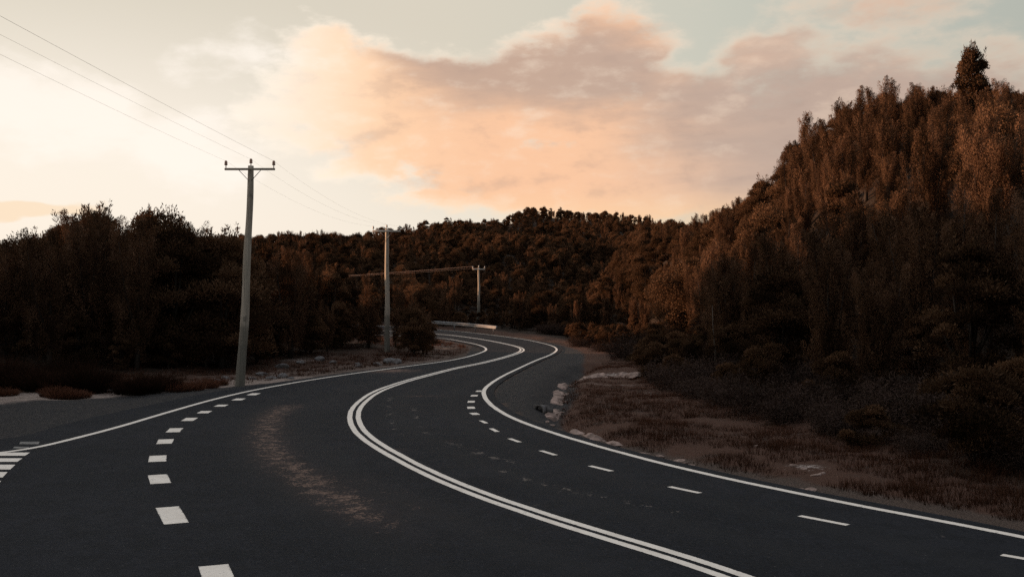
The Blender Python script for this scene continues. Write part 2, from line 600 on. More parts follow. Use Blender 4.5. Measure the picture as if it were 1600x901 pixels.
def build_road():
    n = len(OUT)
    pts = [Vector((float(x), float(y))) for x, y in OUT]
    edges = [(i, (i + 1) % n) for i in range(n)]
    # interior points, denser where the camera sees them large
    gx, gy = np.meshgrid(np.arange(-30, 16, 0.30), np.arange(8, 48, 0.30))
    gx2, gy2 = np.meshgrid(np.arange(-40, 18, 1.0), np.concatenate([np.arange(-11.5, 8, 1.0), np.arange(48, 108, 1.0)]))
    ax = np.concatenate([gx.ravel(), gx2.ravel()])
    ay = np.concatenate([gy.ravel(), gy2.ravel()])
    ax = ax + RNG.uniform(-0.1, 0.1, ax.shape)
    ay = ay + RNG.uniform(-0.1, 0.1, ay.shape)
    ok = inside(ax, ay, OUT)
    ax, ay = ax[ok], ay[ok]
    d, _ = seg_dist(ax, ay, np.vstack([OUT, OUT[:1]]))
    ok = d > 0.2
    pts += [Vector((float(x), float(y))) for x, y in zip(ax[ok], ay[ok])]
    vo, eo, fo, *_ = delaunay_2d_cdt(pts, edges, [], 1, 1e-4)
    V = np.array([(v.x, v.y) for v in vo])
    T = np.array([f for f in fo if len(f) == 3])
    nrm = (V[T[:, 1], 0] - V[T[:, 0], 0]) * (V[T[:, 2], 1] - V[T[:, 0], 1]) - (V[T[:, 1], 1] - V[T[:, 0], 1]) * (V[T[:, 2], 0] - V[T[:, 0], 0])
    T[nrm < 0] = T[nrm < 0][:, ::-1]
    X, Y = V[:, 0], V[:, 1]
    Z = G(X, Y)
    # brown dust swept out of the side road, in a curved drift
    dust = np.zeros(len(V))
    for L, w, a in [([(462, 628), (432, 645), (420, 660), (418, 690), (440, 722), (480, 745), (512, 772), (548, 788), (586, 812), (620, 828), (660, 852)], 0.62, 1.15),
                    ([(424, 665), (424, 692), (452, 727), (500, 755), (540, 775), (590, 800)], 0.95, 0.6),
                    ([(500, 730), (560, 765), (640, 800), (740, 850)], 1.1, 0.55),
                    ([(355, 752), (400, 757), (440, 766)], 0.6, 0.6)]:
        P = curve(gp(L), 0.4, 0.4)
        d, par = seg_dist(X, Y, P)
        tot = np.hypot(*np.diff(P, axis=0).T).sum()
        fade = sstep(0, 1.5, par) * sstep(tot, tot - 3, par)
        dust = np.maximum(dust, a * np.exp(-(d / w) ** 2) * (0.35 + 0.65 * fade))
    for q, rx, ry, a in [((612, 578.5), 1.7, 2.0, 1.6), ((588, 583), 0.9, 0.35, 1.1), ((660, 618), 1.3, 0.45, 0.9), ((640, 640), 0.9, 0.4, 0.5), ((610, 701), 0.45, 0.15, 1.0),
                         ((617, 704), 0.5, 0.08, 0.9), ((710, 688), 0.4, 0.12, 0.8), ((738, 711), 0.45, 0.12, 0.8), ((640, 632), 1.0, 0.4, 0.55)]:
        g = ground_at(*q)
        dust = np.maximum(dust, a * np.exp(-((X - g[0]) / rx) ** 2 - ((Y - g[1]) / ry) ** 2))
    scuff = np.zeros(len(V))
    for L, w in [([(643, 632), (648, 645), (655, 660), (669, 678)], 0.10), ([(610, 620), (608, 640), (614, 665), (630, 683)], 0.10),
                 ([(880, 762), (960, 780), (1050, 800)], 0.10), ([(700, 690), (760, 710), (830, 728)], 0.2), ([(780, 735), (850, 755), (900, 768)], 0.18)]:
        d, _ = seg_dist(X, Y, curve(gp(L), 0.3, 0.3))
        scuff = np.maximum(scuff, np.exp(-(d / max(w, 0.13)) ** 2))
    dc, _ = seg_dist(X, Y, C_CENTRE)
    tread = np.exp(-((dc - 1.3) / 0.35) ** 2) + np.exp(-((dc - 2.9) / 0.35) ** 2)
    me = mesh_np('road', np.stack([X, Y, Z], 1), T, M_ASPHALT, True, {'dust': dust, 'scuff': scuff, 'tread': np.clip(tread, 0, 1)})
    return tag(link('road', me), 'dark asphalt road bending left then right through the hills', 'road', kind='structure')


ROAD = build_road()


def ribbon(P, w, lift=0.005):
    A = offset(P, -w / 2)
    B = offset(P, w / 2)
    n = len(P)
    V = np.vstack([np.column_stack([A, G(A[:, 0], A[:, 1]) + lift]), np.column_stack([B, G(B[:, 0], B[:, 1]) + lift])])
    i = np.arange(n - 1)
    return V, np.stack([i, i + n, i + n + 1, i + 1], 1)


def line_part(name, P, w, mat=None, lift=0.005):
    # wobble of a hand-laid line edge
    V, Q = ribbon(P, w, lift)
    V[:, 0] += 0.008 * noise2(V[:, 0] * 1.7, V[:, 1] * 1.7, 3)
    return link(name, mesh_np(name, V, Q, mat or M_PAINT, False, {'across': np.concatenate([-np.ones(len(P)), np.ones(len(P))])}), ROAD)


line_part('edge_line', C_LEFT, 0.17)
line_part('edge_line', C_RIGHT, 0.16)
line_part('centre_line', offset(C_CENTRE, -0.12), 0.145)
line_part('centre_line', offset(C_CENTRE, 0.12), 0.145)


def dash_row(pairs, w):
    for (a, c) in pairs:
        A = np.array(ground_at(*a))
        C = np.array(ground_at(*c))
        P = np.array([A + (C - A) * t for t in np.linspace(0, 1, 4)])
        line_part('lane_dash', P, w)


dash_row([((352, 930), (333, 882.5)), ((276, 817), (262, 791.5)), ((251, 754.5), (246, 741)), ((245.5, 720.5), (247, 711)), ((256, 692.5), (260, 685.5)),
          ((270, 674.5), (276, 668.2)), ((292, 656.8), (300, 652)), ((316, 644.8), (323, 641.3)), ((342, 634.4), (349, 631.5)), ((369, 624.6), (377, 621.8)), ((392, 616.6), (401, 613.6))], 0.34)
dash_row([((1660, 882), (1565, 866)), ((1325, 819.5), (1249, 805)), ((1093, 769.5), (1046, 759.5)), ((956, 735.2), (922, 727)), ((868, 710.3), (845, 703.2)),
          ((812, 690), (796.5, 684.3)), ((777.5, 673.8), (767, 668.5)), ((760, 660.5), (751.5, 656.3))], 0.12)
dash_row([((744.5, 647.2), (738.5, 644.2)), ((736.3, 637.7), (735.6, 634.6)), ((736, 628.2), (736.8, 625.4)), ((740, 618.5), (742, 616.2)), ((747.5, 611.3), (750.5, 609.3))], 0.24)
# give-way bars at the mouth of the side road
for (x1, x2, y1, y2) in [(-60, 45, 711.5, 706.5), (-70, 33, 721, 715.5), (-80, 22, 733, 725.5), (-90, 10, 745.5, 737), (-95, 0, 758, 751)]:
    q = [ground_at(x1 - 6, y1), ground_at(x2 - 6, y1), ground_at(x2 + 2, y2), ground_at(x1 + 2, y2)]
    V = np.array([(x, y, G(x, y) + 0.009) for x, y in q])
    link('give_way_bar', mesh_np('give_way_bar', V, np.array([[0, 1, 2, 3]]), M_PAINT), ROAD)
for (x1, x2, y1, y2) in [(20, 44, 699.5, 697), (30, 60, 693, 689)]:
    q = [ground_at(x1, y1), ground_at(x2, y1), ground_at(x2 + 2, y2), ground_at(x1 + 2, y2)]
    V = np.array([(x, y, G(x, y) + 0.002) for x, y in q])
    link('give_way_bar', mesh_np('give_way_bar', V, np.array([[0, 1, 2, 3]]), M_WORN), ROAD)

# ------------------------------------------------------------------ terrain
TOE_Y = [-60, -10, 10, 18, 23, 29, 34, 42, 50, 61, 75, 88, 100, 112, 130, 200]
TOE_X = [24, 15.5, 11.0, 8.9, 7.5, 6.6, 6.0, 5.6, 6.2, 7.4, 8.6, 9.0, 8.2, 7.0, 6.0, 6.0]
DITCH = curve(gp([(938, 566), (900, 580), (882, 600), (872, 622), (868, 641), (890, 659), (945, 686), (1010, 705), (1070, 721), (1150, 742), (1250, 767), (1400, 807), (1600, 850)]) + [(10.6, 8.0), (14.5, 0), (18.6, -12)], 0.5, 0.6)


def softmax2(a, b, k=1.5):
    return k * np.logaddexp(a / k, b / k)


def terrain(x, y):
    x = np.asarray(x, float)
    y = np.asarray(y, float)
    g = G(x, np.minimum(y, 112))
    # right-hand hill
    d = (x - np.interp(y, TOE_Y, TOE_X)) * 0.92 + 0.7 * noise2(x * 0.13, y * 0.13, 5)
    cap = np.interp(y, [-40, 20, 45, 54, 63, 80, 105, 150, 220], [6, 6.0, 8.6, 11.0, 14.0, 15.0, 10.5, 12, 18]) + 0.8 * noise2(x * 0.06, y * 0.06, 9)
    d0 = np.interp(y, [38, 62], [6.3, 3.0])
    hr = np.where(d < d0, 0.16 * np.maximum(d, 0), 0.16 * d0 + 1.15 * (d - d0))
    hr = cap - sp(cap - hr, 0.8)
    hr = np.maximum(hr, 0) * sstep(-0.5, 1.5, d)
    # hill that closes the view
    ridge = np.interp(x, [-400, -150, -75, -42, 11, 50, 120, 400], [2, 3, 7, 15.5, 37, 25, 24, 18]) + 1.0 * noise2(x * 0.03, y * 0.03, 21)
    ytop = 112 + ridge / 0.14
    hb = np.where(y < ytop, 0.14 * (y - 114), ridge - 0.02 - 0.12 * (y - ytop))
    hb = np.maximum(hb, 0) + sstep(125, 180, y) * (2.2 * noise2(x * 0.028, y * 0.028, 31) + 1.0 * noise2(x * 0.07, y * 0.07, 32))
    hb = np.where(y > ytop + 150, np.maximum(hb, 2), hb)
    hb = np.maximum(hb, 0)
    # left-hand rise
    dl = np.maximum(-x - 21 - 0.10 * np.maximum(y - 40, 0), 0)
    hl = 0.26 * dl
    hl = 4.2 - sp(4.2 - hl, 0.8)
    hl = np.maximum(hl, 0) * sstep(-30, 8, y + 0) * sstep(68, 50, y)
    z = g + np.maximum(np.maximum(hr, hb), 0) + hl
    return z - 0.035


def ditch_depth(x, y):
    d, par = seg_dist(x, y, DITCH)
    return d, -0.42 * np.exp(-(d / 0.55) ** 2)


def grid_axis(lo, hi, near_lo, near_hi, step, grow):
    a = list(np.arange(near_lo, near_hi, step))
    s = step
    v = near_hi
    while v < hi:
        a.append(v)
        s *= grow
        v += s
    s = step
    v = near_lo - step
    while v > lo:
        a.append(v)
        s *= grow
        v -= s
    a += [lo, hi]
    return np.unique(np.array(a))


def build_ground():
    xs = grid_axis(-3000, 3000, -26, 26, 0.42, 1.06)
    ys = grid_axis(-600, 5000, 6, 75, 0.42, 1.03)
    X, Y = np.meshgrid(xs, ys)
    sh = X.shape
    X = X.ravel()
    Y = Y.ravel()
    Z = terrain(X, Y)
    near = (np.abs(X) < 60) & (Y > -30) & (Y < 125)
    dr = np.full(X.shape, 50.0)
    d0, _ = seg_dist(X[near], Y[near], np.vstack([OUT, OUT[:1]]))
    ins = inside(X[near], Y[near], OUT)
    dr[near] = np.where(ins, -d0, d0)
    dd = np.full(X.shape, 50.0)
    a, b = ditch_depth(X[near], Y[near])
    dd[near] = a
    off = sstep(0.25, 0.8, dr)                     # only outside the asphalt
    dz = np.zeros(X.shape)
    dz[near] = b
    xt = np.interp(Y, TOE_Y, TOE_X)
    right = X > np.interp(Y, C_RIGHT[:200:4, 1], C_RIGHT[:200:4, 0]) - 2
    beyond = np.zeros(X.shape)
    # raised apron between the bend and the ditch
    bx, by = ground_at(838, 606)
    mound = 0.22 * np.exp(-((X - bx) / 2.0) ** 2 - ((Y - by) / 8.0) ** 2)
    rough = 0.05 * fbm2(X * 1.3, Y * 1.3, 41, 4) + 0.10 * fbm2(X * 0.35, Y * 0.35, 43, 3)
    Z = Z + off * (dz + mound + rough * sstep(0.6, 2.5, dr)) - 0.05 * sstep(0.0, 1.2, -dr)
    # surface masks
    lb_y = np.interp(X, [-40, -26, -20.5, -16, -13, -10.5], [27.5, 29.0, 29.6, 33.0, 37.0, 42.0])
    leftside = (X < -9) & (Y > 14) & (Y < 60)
    gravel = np.where(leftside, sstep(0.9, -0.9, Y - lb_y), 0)
    rd, _ = seg_dist(X[near], Y[near], C_RIGHT)
    rdist = np.full(X.shape, 50.0)
    rdist[near] = rd
    bend = np.exp(-((Y - by) / 14.0) ** 2)
    apron = (dr > 0) & (X > -3) & (X < 16)
    gravel = np.maximum(gravel, np.where(apron & (Y > 26), sstep(0.3, -0.5, dr - np.interp(Y, [26, 30, 36, 48, 62, 80, 95], [0.6, 1.5, 3.2, 3.4, 2.6, 1.2, 0.6])), 0))
    verge = np.where(dr < 4, sstep(1.25, 0.45, dr), 0)
    sand = np.where(leftside | ((X < -4) & (Y > 14) & (Y < 75)), sstep(3.4, 1.8, np.abs(Y - lb_y - 2.0)), 0) * sstep(-2, -9, X + 2)
    sand = np.maximum(sand, 0.42 * np.where((X < -4) & (Y > 36) & (Y < 80), sstep(7, 3.0, dr), 0))
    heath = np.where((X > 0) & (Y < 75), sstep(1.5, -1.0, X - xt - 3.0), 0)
    heath *= 0.25 + 0.75 * np.exp(-(np.maximum(X - 5.5, 0) / 3.0) ** 2)  # heath colour thinned rightwards: the bank's shade put into the soil tone
    heath = np.maximum(heath, np.where((X < 0) & (dr < 14), 0.55, 0) * sstep(14, 5, dr))
    heath = np.maximum(heath, np.where((X > -2) & (Y >= 70) & (Y < 120) & (dr < 9), sstep(9, 4, dr), 0))
    stone = np.zeros(X.shape)
    for q, rx, ry, a in [((955, 583), 2.2, 2.4, 0.75), ((960, 600), 2.4, 2.6, 0.62), ((1260, 727), 0.75, 0.7, 0.72), ((1010, 640), 0.7, 0.8, 0.55), ((1015, 612), 1.2, 1.6, 0.55),
                         ((470, 562), 3.0, 2.0, 0.62), ((430, 583), 1.5, 2.0, 0.6), ((350, 590), 1.2, 2.0, 0.55), ((640, 565), 1.5, 2.0, 0.5)]:
        g = ground_at(*q)
        stone = np.maximum(stone, a * np.exp(-((X - g[0]) / rx) ** 2 - ((Y - g[1]) / ry) ** 2))
    ny, nx = sh
    i = np.arange(ny * nx).reshape(ny, nx)
    Q = np.stack([i[:-1, :-1].ravel(), i[:-1, 1:].ravel(), i[1:, 1:].ravel(), i[1:, :-1].ravel()], 1)
    me = mesh_np('ground', np.stack([X, Y, Z], 1), Q, M_GROUND, True, {'gravel': gravel, 'verge': verge, 'sand': sand, 'heath': heath, 'stone': stone})
    return tag(link('ground', me), 'soil, gravel verges and hill slopes around the road', 'ground', kind='structure')


GROUND = build_ground()
bpy.context.view_layer.update()
_me = GROUND.data
_gx = None


def gz(x, y):
    """ground height by ray onto the built sheet"""
    ok, loc, nrm, idx = GROUND.ray_cast(Vector((x, y, 200)), Vector((0, 0, -1)))
    return loc.z if ok else float(terrain(x, y))


# ------------------------------------------------------------------ foliage building
def rand_unit(n):
    v = RNG.normal(size=(n, 3))
    return v / np.linalg.norm(v, axis=1)[:, None]


def leaves(P, D, L, W, O=None):
    """rhombic leaves: base P, direction D (unit), length L, width W, facing roughly outwards along O"""
    n = len(P)
    ref = rand_unit(n) if O is None else norm(O + 0.45 * rand_unit(n))
    S = np.cross(D, ref)
    S /= np.linalg.norm(S, axis=1)[:, None] + 1e-9
    m = P + D * (L * 0.45)[:, None]
    V = np.stack([P, m + S * (W / 2)[:, None], P + D * L[:, None], m - S * (W / 2)[:, None]], 1).reshape(-1, 3)
    Q = np.arange(4 * n).reshape(n, 4)
    return V, Q


def norm(a):
    return a / (np.linalg.norm(a, axis=-1, keepdims=True) + 1e-9)


def plume_leaves(base, axis, length, width, n, ll=(0.10, 0.22), lw=(0.025, 0.05)):
    """a feathery spray: leaves leaving an upright axis"""
    s = RNG.random(n) ** 0.85
    th = RNG.random(n) * 2 * math.pi
    ref = np.array([1.0, 0.2, 0.1])
    a = np.cross(axis, ref)
    a /= np.linalg.norm(a)
    b = np.cross(axis, a)
    rad = a[None] * np.cos(th)[:, None] + b[None] * np.sin(th)[:, None]
    prof = width * np.sqrt(np.clip(np.sin(np.pi * (0.12 + 0.88 * s)), 0, 1)) * RNG.random(n) ** 0.5
    P = base + axis[None] * (s * length)[:, None] + rad * prof[:, None]
    D = norm(axis[None] * 0.9 + rad * RNG.uniform(0.2, 0.9, n)[:, None] + 0.25 * rand_unit(n))
    L = RNG.uniform(*ll, n)
    W = RNG.uniform(*lw, n)
    plume_leaves.out = rad
    return P, D, L, W


def crown_feathery(h, r, leaders, nplume, nleaf):
    """upright feathery crown of several leaders, height h, radius r"""
    Ps, Ds, Ls, Ws, Ts, Os = [], [], [], [], [], []
    tops = []
    for k in range(leaders):
        th = 2 * math.pi * (k + RNG.random() * 0.7) / leaders
        rr = r * (0.15 + 0.45 * RNG.random()) if leaders > 1 else 0
        top = np.array([rr * math.cos(th) * 1.6, rr * math.sin(th) * 1.6, h * (1.0 if k == 0 else RNG.uniform(0.62, 0.98))])
        if k == 0:
            top[:2] *= 0.4
        foot = np.array([top[0] * 0.3, top[1] * 0.3, h * 0.03])
        tops.append(top)
        for j in range(nplume // leaders):
            t = RNG.random() ** 0.75
            t = 0.05 + 0.95 * t
            c = foot + (top - foot) * t
            env = (r * (0.95 / leaders ** 0.5) * (1 - t) ** 0.6 + 0.08 * r) * (0.65 + 0.6 * RNG.random())
            env *= 1.0 if t > 0.25 else 0.55 + 1.8 * t
            a = RNG.random() * 2 * math.pi
            o = np.array([math.cos(a), math.sin(a), 0])
            base = c + o * env * RNG.uniform(0.45, 0.95)
            axis = norm(np.array([0, 0, 1.0]) * RNG.uniform(0.8, 1.2) + o * RNG.uniform(0.02, 0.40) + 0.10 * rand_unit(1)[0])
            L = RNG.uniform(0.8, 1.7) * (0.8 if t > 0.9 else 1.0) * (h / 6.0) ** 0.5
            base[2] = min(base[2], h - 0.25 * L)
            P, D, l, w = plume_leaves(base - axis * L * 0.35, axis, L, RNG.uniform(0.12, 0.24), nleaf, (0.05, 0.13), (0.014, 0.030))
            Os.append(norm(plume_leaves.out * 0.8 + o[None] * 0.7 + np.array([0, 0, 0.15])))
            Ps.append(P)
            Ds.append(D)
            Ls.append(l)
            Ws.append(w)
            Ts.append(np.clip(np.full(nleaf, RNG.random()) * 0.75 + 0.25 * RNG.random(nleaf), 0, 1))
    V, Q = leaves(np.vstack(Ps), np.vstack(Ds), np.concatenate(Ls), np.concatenate(Ws), np.vstack(Os))
    return V, Q, np.repeat(np.concatenate(Ts), 4), tops


def crown_bushy(h, r, nlobe, nleaf, shoots=14, z0=0.02, ls=1.0):
    """round dense crown of many leaf clumps with short shoots on top"""
    Ps, Ds, Ls, Ws, Ts, Os = [], [], [], [], [], []
    tops = []
    for k in range(nlobe):
        zz = RNG.random() ** 0.7
        z = h * (z0 + (0.90 - z0) * zz)
        prof = math.sin(math.pi * min(0.98, 0.22 + 0.72 * zz)) ** 0.75
        a = RNG.random() * 2 * math.pi
        rr = r * prof * RNG.uniform(0.35, 0.95)
        c = np.array([rr * math.cos(a), rr * math.sin(a), z])
        br = RNG.uniform(0.22, 0.42) * r * (1.0 if zz < 0.8 else 0.8)
        tops.append(c)
        n = nleaf
        u = rand_unit(n)
        u[:, 2] = np.where(u[:, 2] < -0.3, -u[:, 2] * 0.6, u[:, 2])
        P = c + u * br * (RNG.random(n) ** 0.4)[:, None] * np.array([1, 1, 0.9])
        D = norm(u * 0.8 + np.array([0, 0, 0.55]) + 0.6 * rand_unit(n))
        Os.append(u)
        Ps.append(P)
        Ds.append(D)
        Ls.append(ls * RNG.uniform(0.06, 0.14, n))
        Ws.append(ls * RNG.uniform(0.03, 0.065, n))
        Ts.append(np.clip(RNG.random() * 0.65 + 0.35 * RNG.random(n), 0, 1))
    for k in range(shoots):
        c = tops[RNG.integers(len(tops))]
        if c[2] < 0.55 * h:
            continue
        axis = norm(np.array([0, 0, 1.0]) + 0.25 * rand_unit(1)[0])
        n = 26
        L = RNG.uniform(0.35, 0.8)
        P, D, l, w = plume_leaves(c + axis * 0.15 * r, axis, L, 0.07, n)
        Os.append(plume_leaves.out)
        Ps.append(P)
        Ds.append(D)
        Ls.append(l)
        Ws.append(w)
        Ts.append(RNG.random(n))
    V, Q = leaves(np.vstack(Ps), np.vstack(Ds), np.concatenate(Ls), np.concatenate(Ws), np.vstack(Os))
    return V, Q, np.repeat(np.concatenate(Ts), 4), tops


def trunk_mesh(h, tops, r0=0.11, mat=None):
    parts = []
    base = np.array([0, 0, -0.35])
    fork = np.array([0.05, 0.02, h * 0.22])
    parts.append(tube_np([base, [0.02, 0, h * 0.1], fork], [r0 * 1.25, r0, r0 * 0.85], 8))
    for t in tops[:9]:
        t = np.asarray(t)
        mid = fork + (t - fork) * 0.5 + np.array([t[0] * 0.15, t[1] * 0.15, -0.1 * h * 0.2])
        parts.append(tube_np([fork - [0, 0, 0.05], mid, fork + (t - fork) * 0.93], [r0 * 0.6, r0 * 0.34, 0.012], 6))
    V, Fc = merge(parts)
    return mesh_np('trunk', V, Fc, mat or M_BARK, True)


class Proto:
    pass


def make_proto(kind, h, r, **kw):
    p = Proto()
    p.kind, p.h, p.r = kind, h, r
    if kind == 'feathery':
        V, Q, T, tops = crown_feathery(h, r, kw['leaders'], kw['np'], kw['nl'])
        mat = M_LEAF_A
    else:
        V, Q, T, tops = crown_bushy(h, r, kw['lobes'], kw['nl'], kw.get('shoots', 14))
        mat = M_LEAF_B
    p.crown = mesh_np('crown', V, Q, mat, False, {'tint': T})
    p.trunk = trunk_mesh(h, tops)
    p.top = V[:, 2].max()
    return p


PROTOS = [make_proto('feathery', 6.0, 1.35, leaders=5, np=170, nl=230),
          make_proto('feathery', 6.0, 1.15, leaders=4, np=150, nl=230),
          make_proto('feathery', 6.0, 1.70, leaders=8, np=220, nl=220),
          make_proto('feathery', 6.0, 0.95, leaders=3, np=125, nl=230),
          make_proto('bushy', 5.0, 1.9, lobes=56, nl=620, shoots=24),
          make_proto('bushy', 5.0, 1.6, lobes=46, nl=620, shoots=36),
          make_proto('bushy', 5.0, 2.3, lobes=70, nl=600, shoots=16),
          make_proto('bushy', 5.0, 1.45, lobes=40, nl=640, shoots=46)]
NP_ = len(PROTOS)
FEATH = [0, 1, 2, 3]
BUSHY = [4, 5, 6, 7]

# skylines seen from the road (bearing -> elevation of the tree tops), as pixel columns and rows
SKY_R = np.array([(800, 470), (860, 425), (950, 395), (1010, 375), (1060, 347), (1095, 326), (1130, 318), (1165, 285), (1190, 272), (1222, 285), (1232, 235), (1262, 170),
                  (1290, 185), (1315, 152), (1340, 135), (1390, 119), (1430, 128), (1470, 128), (1500, 125), (1560, 122), (1620, 135), (1800, 120)], float)
SKY_L = np.array([(-400, 330), (-60, 365), (30, 362), (60, 350), (85, 335), (115, 322), (150, 310), (190, 318), (225, 335), (245, 314), (265, 322), (300, 330), (330, 340), (360, 345), (400, 345), (425, 365),
                  (450, 378), (480, 385), (520, 402), (560, 412), (590, 430), (640, 455), (665, 478), (682, 500), (700, 540)], float)
SKY_B = np.array([(-300, 370), (0, 372), (400, 362), (440, 358), (500, 346), (560, 340), (600, 331), (650, 326), (700, 321), (760, 318), (820, 312), (850, 310), (900, 316), (940, 322), (1000, 330), (1050, 337), (1100, 345), (1300, 360), (1900, 360)], float)


def allowed(x, y, z, S):
    px, py, d = project(x, y, z)
    row = np.interp(px, S[:, 0], S[:, 1])
    return (YH - row) * y / F + CAMH - z, px


TREES = []     # x, y, z, proto, height, zone, rz, sxy


def scatter(cands, S, zone, sp_, hr, mix, jitter=0.35, hmin=1.6, clip_only=False):
    cell = {}
    for (x, y) in cands:
        s = sp_(x, y) if callable(sp_) else sp_
        key = (int(x // 4), int(y // 4))
        bad = False
        for i in range(-1, 2):
            for j in range(-1, 2):
                for (a, c, s2) in cell.get((key[0] + i, key[1] + j), ()):
                    if (a - x) ** 2 + (c - y) ** 2 < (0.5 * (s + s2)) ** 2:
                        bad = True
                        break
                if bad:
                    break
            if bad:
                break
        if bad:
            continue
        z = float(terrain(x, y))
        h = random.uniform(*hr)
        al, px = allowed(x, y, z, S)
        al -= abs(random.gauss(0, jitter))
        if al < hmin:
            continue
        h = min(h, al)
        pr = random.choice(FEATH) if random.random() < mix(x, y) else random.choice(BUSHY)
        cell.setdefault(key, []).append((x, y, s))
        TREES.append([x, y, z, pr, h, zone, random.uniform(0, 6.28), random.uniform(0.9, 1.2)])


def cloud_pts(n, x0, x1, y0, y1):
    return [(random.uniform(x0, x1), random.uniform(y0, y1)) for _ in range(n)]


# right-hand bank
cr = []
for (x, y) in cloud_pts(15000, 4, 62, 14, 118):
    d = x - float(np.interp(y, TOE_Y, TOE_X))
    if 3.4 < d < 40:
        cr.append((x, y))
cr.sort(key=lambda q: random.random())
scatter(cr, SKY_R, 'right', lambda x, y: 1.55 + 0.008 * y, (3.0, 5.8), lambda x, y: 0.85 if y < 66 else 0.5, 0.6)
# left-hand wood
TL = curve([(-60, 40), (-36, 43.5), (-22.6, 45.5), (-18.5, 47), (-15.3, 52), (-13.0, 60), (-11.3, 68), (-9.6, 72.5), (-8.2, 72.5), (-7.0, 64.5), (-5.6, 66), (-5.8, 69.5), (-9, 73.0), (-14, 75), (-30, 75)], 0.5, 0.8)
PL = np.vstack([TL, [(-90, 95), (-90, 40)]])
cl = cloud_pts(9000, -50, -3, 40, 92)
ins = inside([c[0] for c in cl], [c[1] for c in cl], PL)
cl = [c for c, i in zip(cl, ins) if i]
scatter(cl, SKY_L, 'left', lambda x, y: 1.9 + 0.012 * y, (6.2, 10.2), lambda x, y: 0.45, 0.2)
edge = []
for (x, y) in cloud_pts(9000, -40, -3, 42, 78):
    edge.append((x, y))
ed, _ = seg_dist([q[0] for q in edge], [q[1] for q in edge], TL)
ie = inside([q[0] for q in edge], [q[1] for q in edge], PL)
edge = [q for q, d, i in zip(edge, ed, ie) if i and d < 2.2]
scatter(edge, SKY_L, 'left', 1.7, (2.2, 3.8), lambda x, y: 0.15)
edge = [q for q in cr if q[0] - float(np.interp(q[1], TOE_Y, TOE_X)) < 5.5]
scatter(edge, SKY_R, 'right', 2.0, (1.6, 3.0), lambda x, y: 0.4)
# woods out of the frame on the left, which shade the road
co = []
for (x, y) in cloud_pts(7000, -85, -22, -10, 58):
    if x < -24 - 0.10 * y and x < -0.62 * y - 4 - (5 if y > 30 else 0):
        co.append((x, y))
nvis = len(TREES)
for (x, y) in co:
    pass
scatter(co, np.array([(-9000, -2000), (9000, -2000)], float), 'aside', 2.6, (6.4, 9.6), lambda x, y: 0.4)
# the hill behind
cb = []
for (x, y) in cloud_pts(150000, -220, 160, 106, 410):
    if abs(x) > 0.56 * y + 6:
        continue
    if x - float(np.interp(y, TOE_Y, TOE_X)) > 3 and y < 118:
        continue
    dr_, _ = 0, 0
    if y < 112 and x < 12 and y < 107.5:
        continue
    if y < 122 and abs(x - (-4.0) * y / 118.0) < 3.0:
        continue
    cb.append((x, y))
scatter(cb, SKY_B, 'back', lambda x, y: 1.75 + 0.0035 * y, (2.4, 4.6), lambda x, y: 0.38, 0.5, 1.0)

flat = np.array([(-9000, 482), (9000, 482)], float)
scatter([(x, y) for (x, y) in cloud_pts(3000, -22, 6, 106, 119) if y > 106.5 + 0.25 * (x + 12)], flat, 'back', 1.5, (1.5, 3.0), lambda x, y: 0.1, 0.2, 0.7)
scatter([(x, y) for (x, y) in cloud_pts(2500, 1, 14, 84, 120) if x > 5.4 + 0.0 * y and y > 84], np.array([(-9000, 500), (9000, 500)], float), 'back', 1.5, (1.0, 2.2), lambda x, y: 0.1, 0.2, 0.6)
# which trees the camera can see: paint their outlines front to back
def visibility():
    W, H = 1600, 900
    buf = np.zeros((H, W), bool)
    yy, xx = np.mgrid[0:H, 0:W]
    order = sorted(range(len(TREES)), key=lambda i: TREES[i][1])
    vis = [0] * len(TREES)
    for i in order:
        x, y, z, pr, h, zone, rz, sx = TREES[i]
        if y < 3:
            continue
        p = PROTOS[pr]
        px, py, d = project(x, y, z + h * 0.5)
        hw = F * p.r * (h / p.h) * sx / d * 0.85
        hh = F * h * 0.5 / d
        x0, x1 = int(max(0, px - hw)), int(min(W, px + hw + 1))
        y0, y1 = int(max(0, py - hh)), int(min(H, py + hh + 1))
        if x1 <= x0 or y1 <= y0:
            continue
        e = ((xx[y0:y1, x0:x1] - px) / hw) ** 2 + np.abs((yy[y0:y1, x0:x1] - py) / hh) ** 3 < 1
        sub = buf[y0:y1, x0:x1]
        vis[i] = int((e & ~sub).sum())
        sub |= e
    return vis


def clear_of_pole(t):
    qx, qy, d_ = project(t[0], t[1], t[2])
    w_ = F * PROTOS[t[3]].r * (t[4] / PROTOS[t[3]].h) / d_
    return not (t[5] == 'left' and t[1] < 69 and abs(qx - 605) < 7 + 0.8 * w_ and t[1] > 55)


TREES[:] = [t for t in TREES if clear_of_pole(t)]
for t in TREES:
    if t[5] == 'left' and t[1] > 62 and t[0] < -17:
        t[4] = min(t[4], max(2.2, 5.6 - (t[2] - 0.4)))
VIS = visibility()
rank = sorted(range(len(TREES)), key=lambda i: -VIS[i])
SINGLE = set(i for i in rank[:285] if VIS[i] > 60)


def base_tree(pr):
    p = PROTOS[pr]
    root = empty('feathery_tree' if p.kind == 'feathery' else 'bushy_tree')
    link('trunk', p.trunk, root)
    link('crown', p.crown, root)
    return root


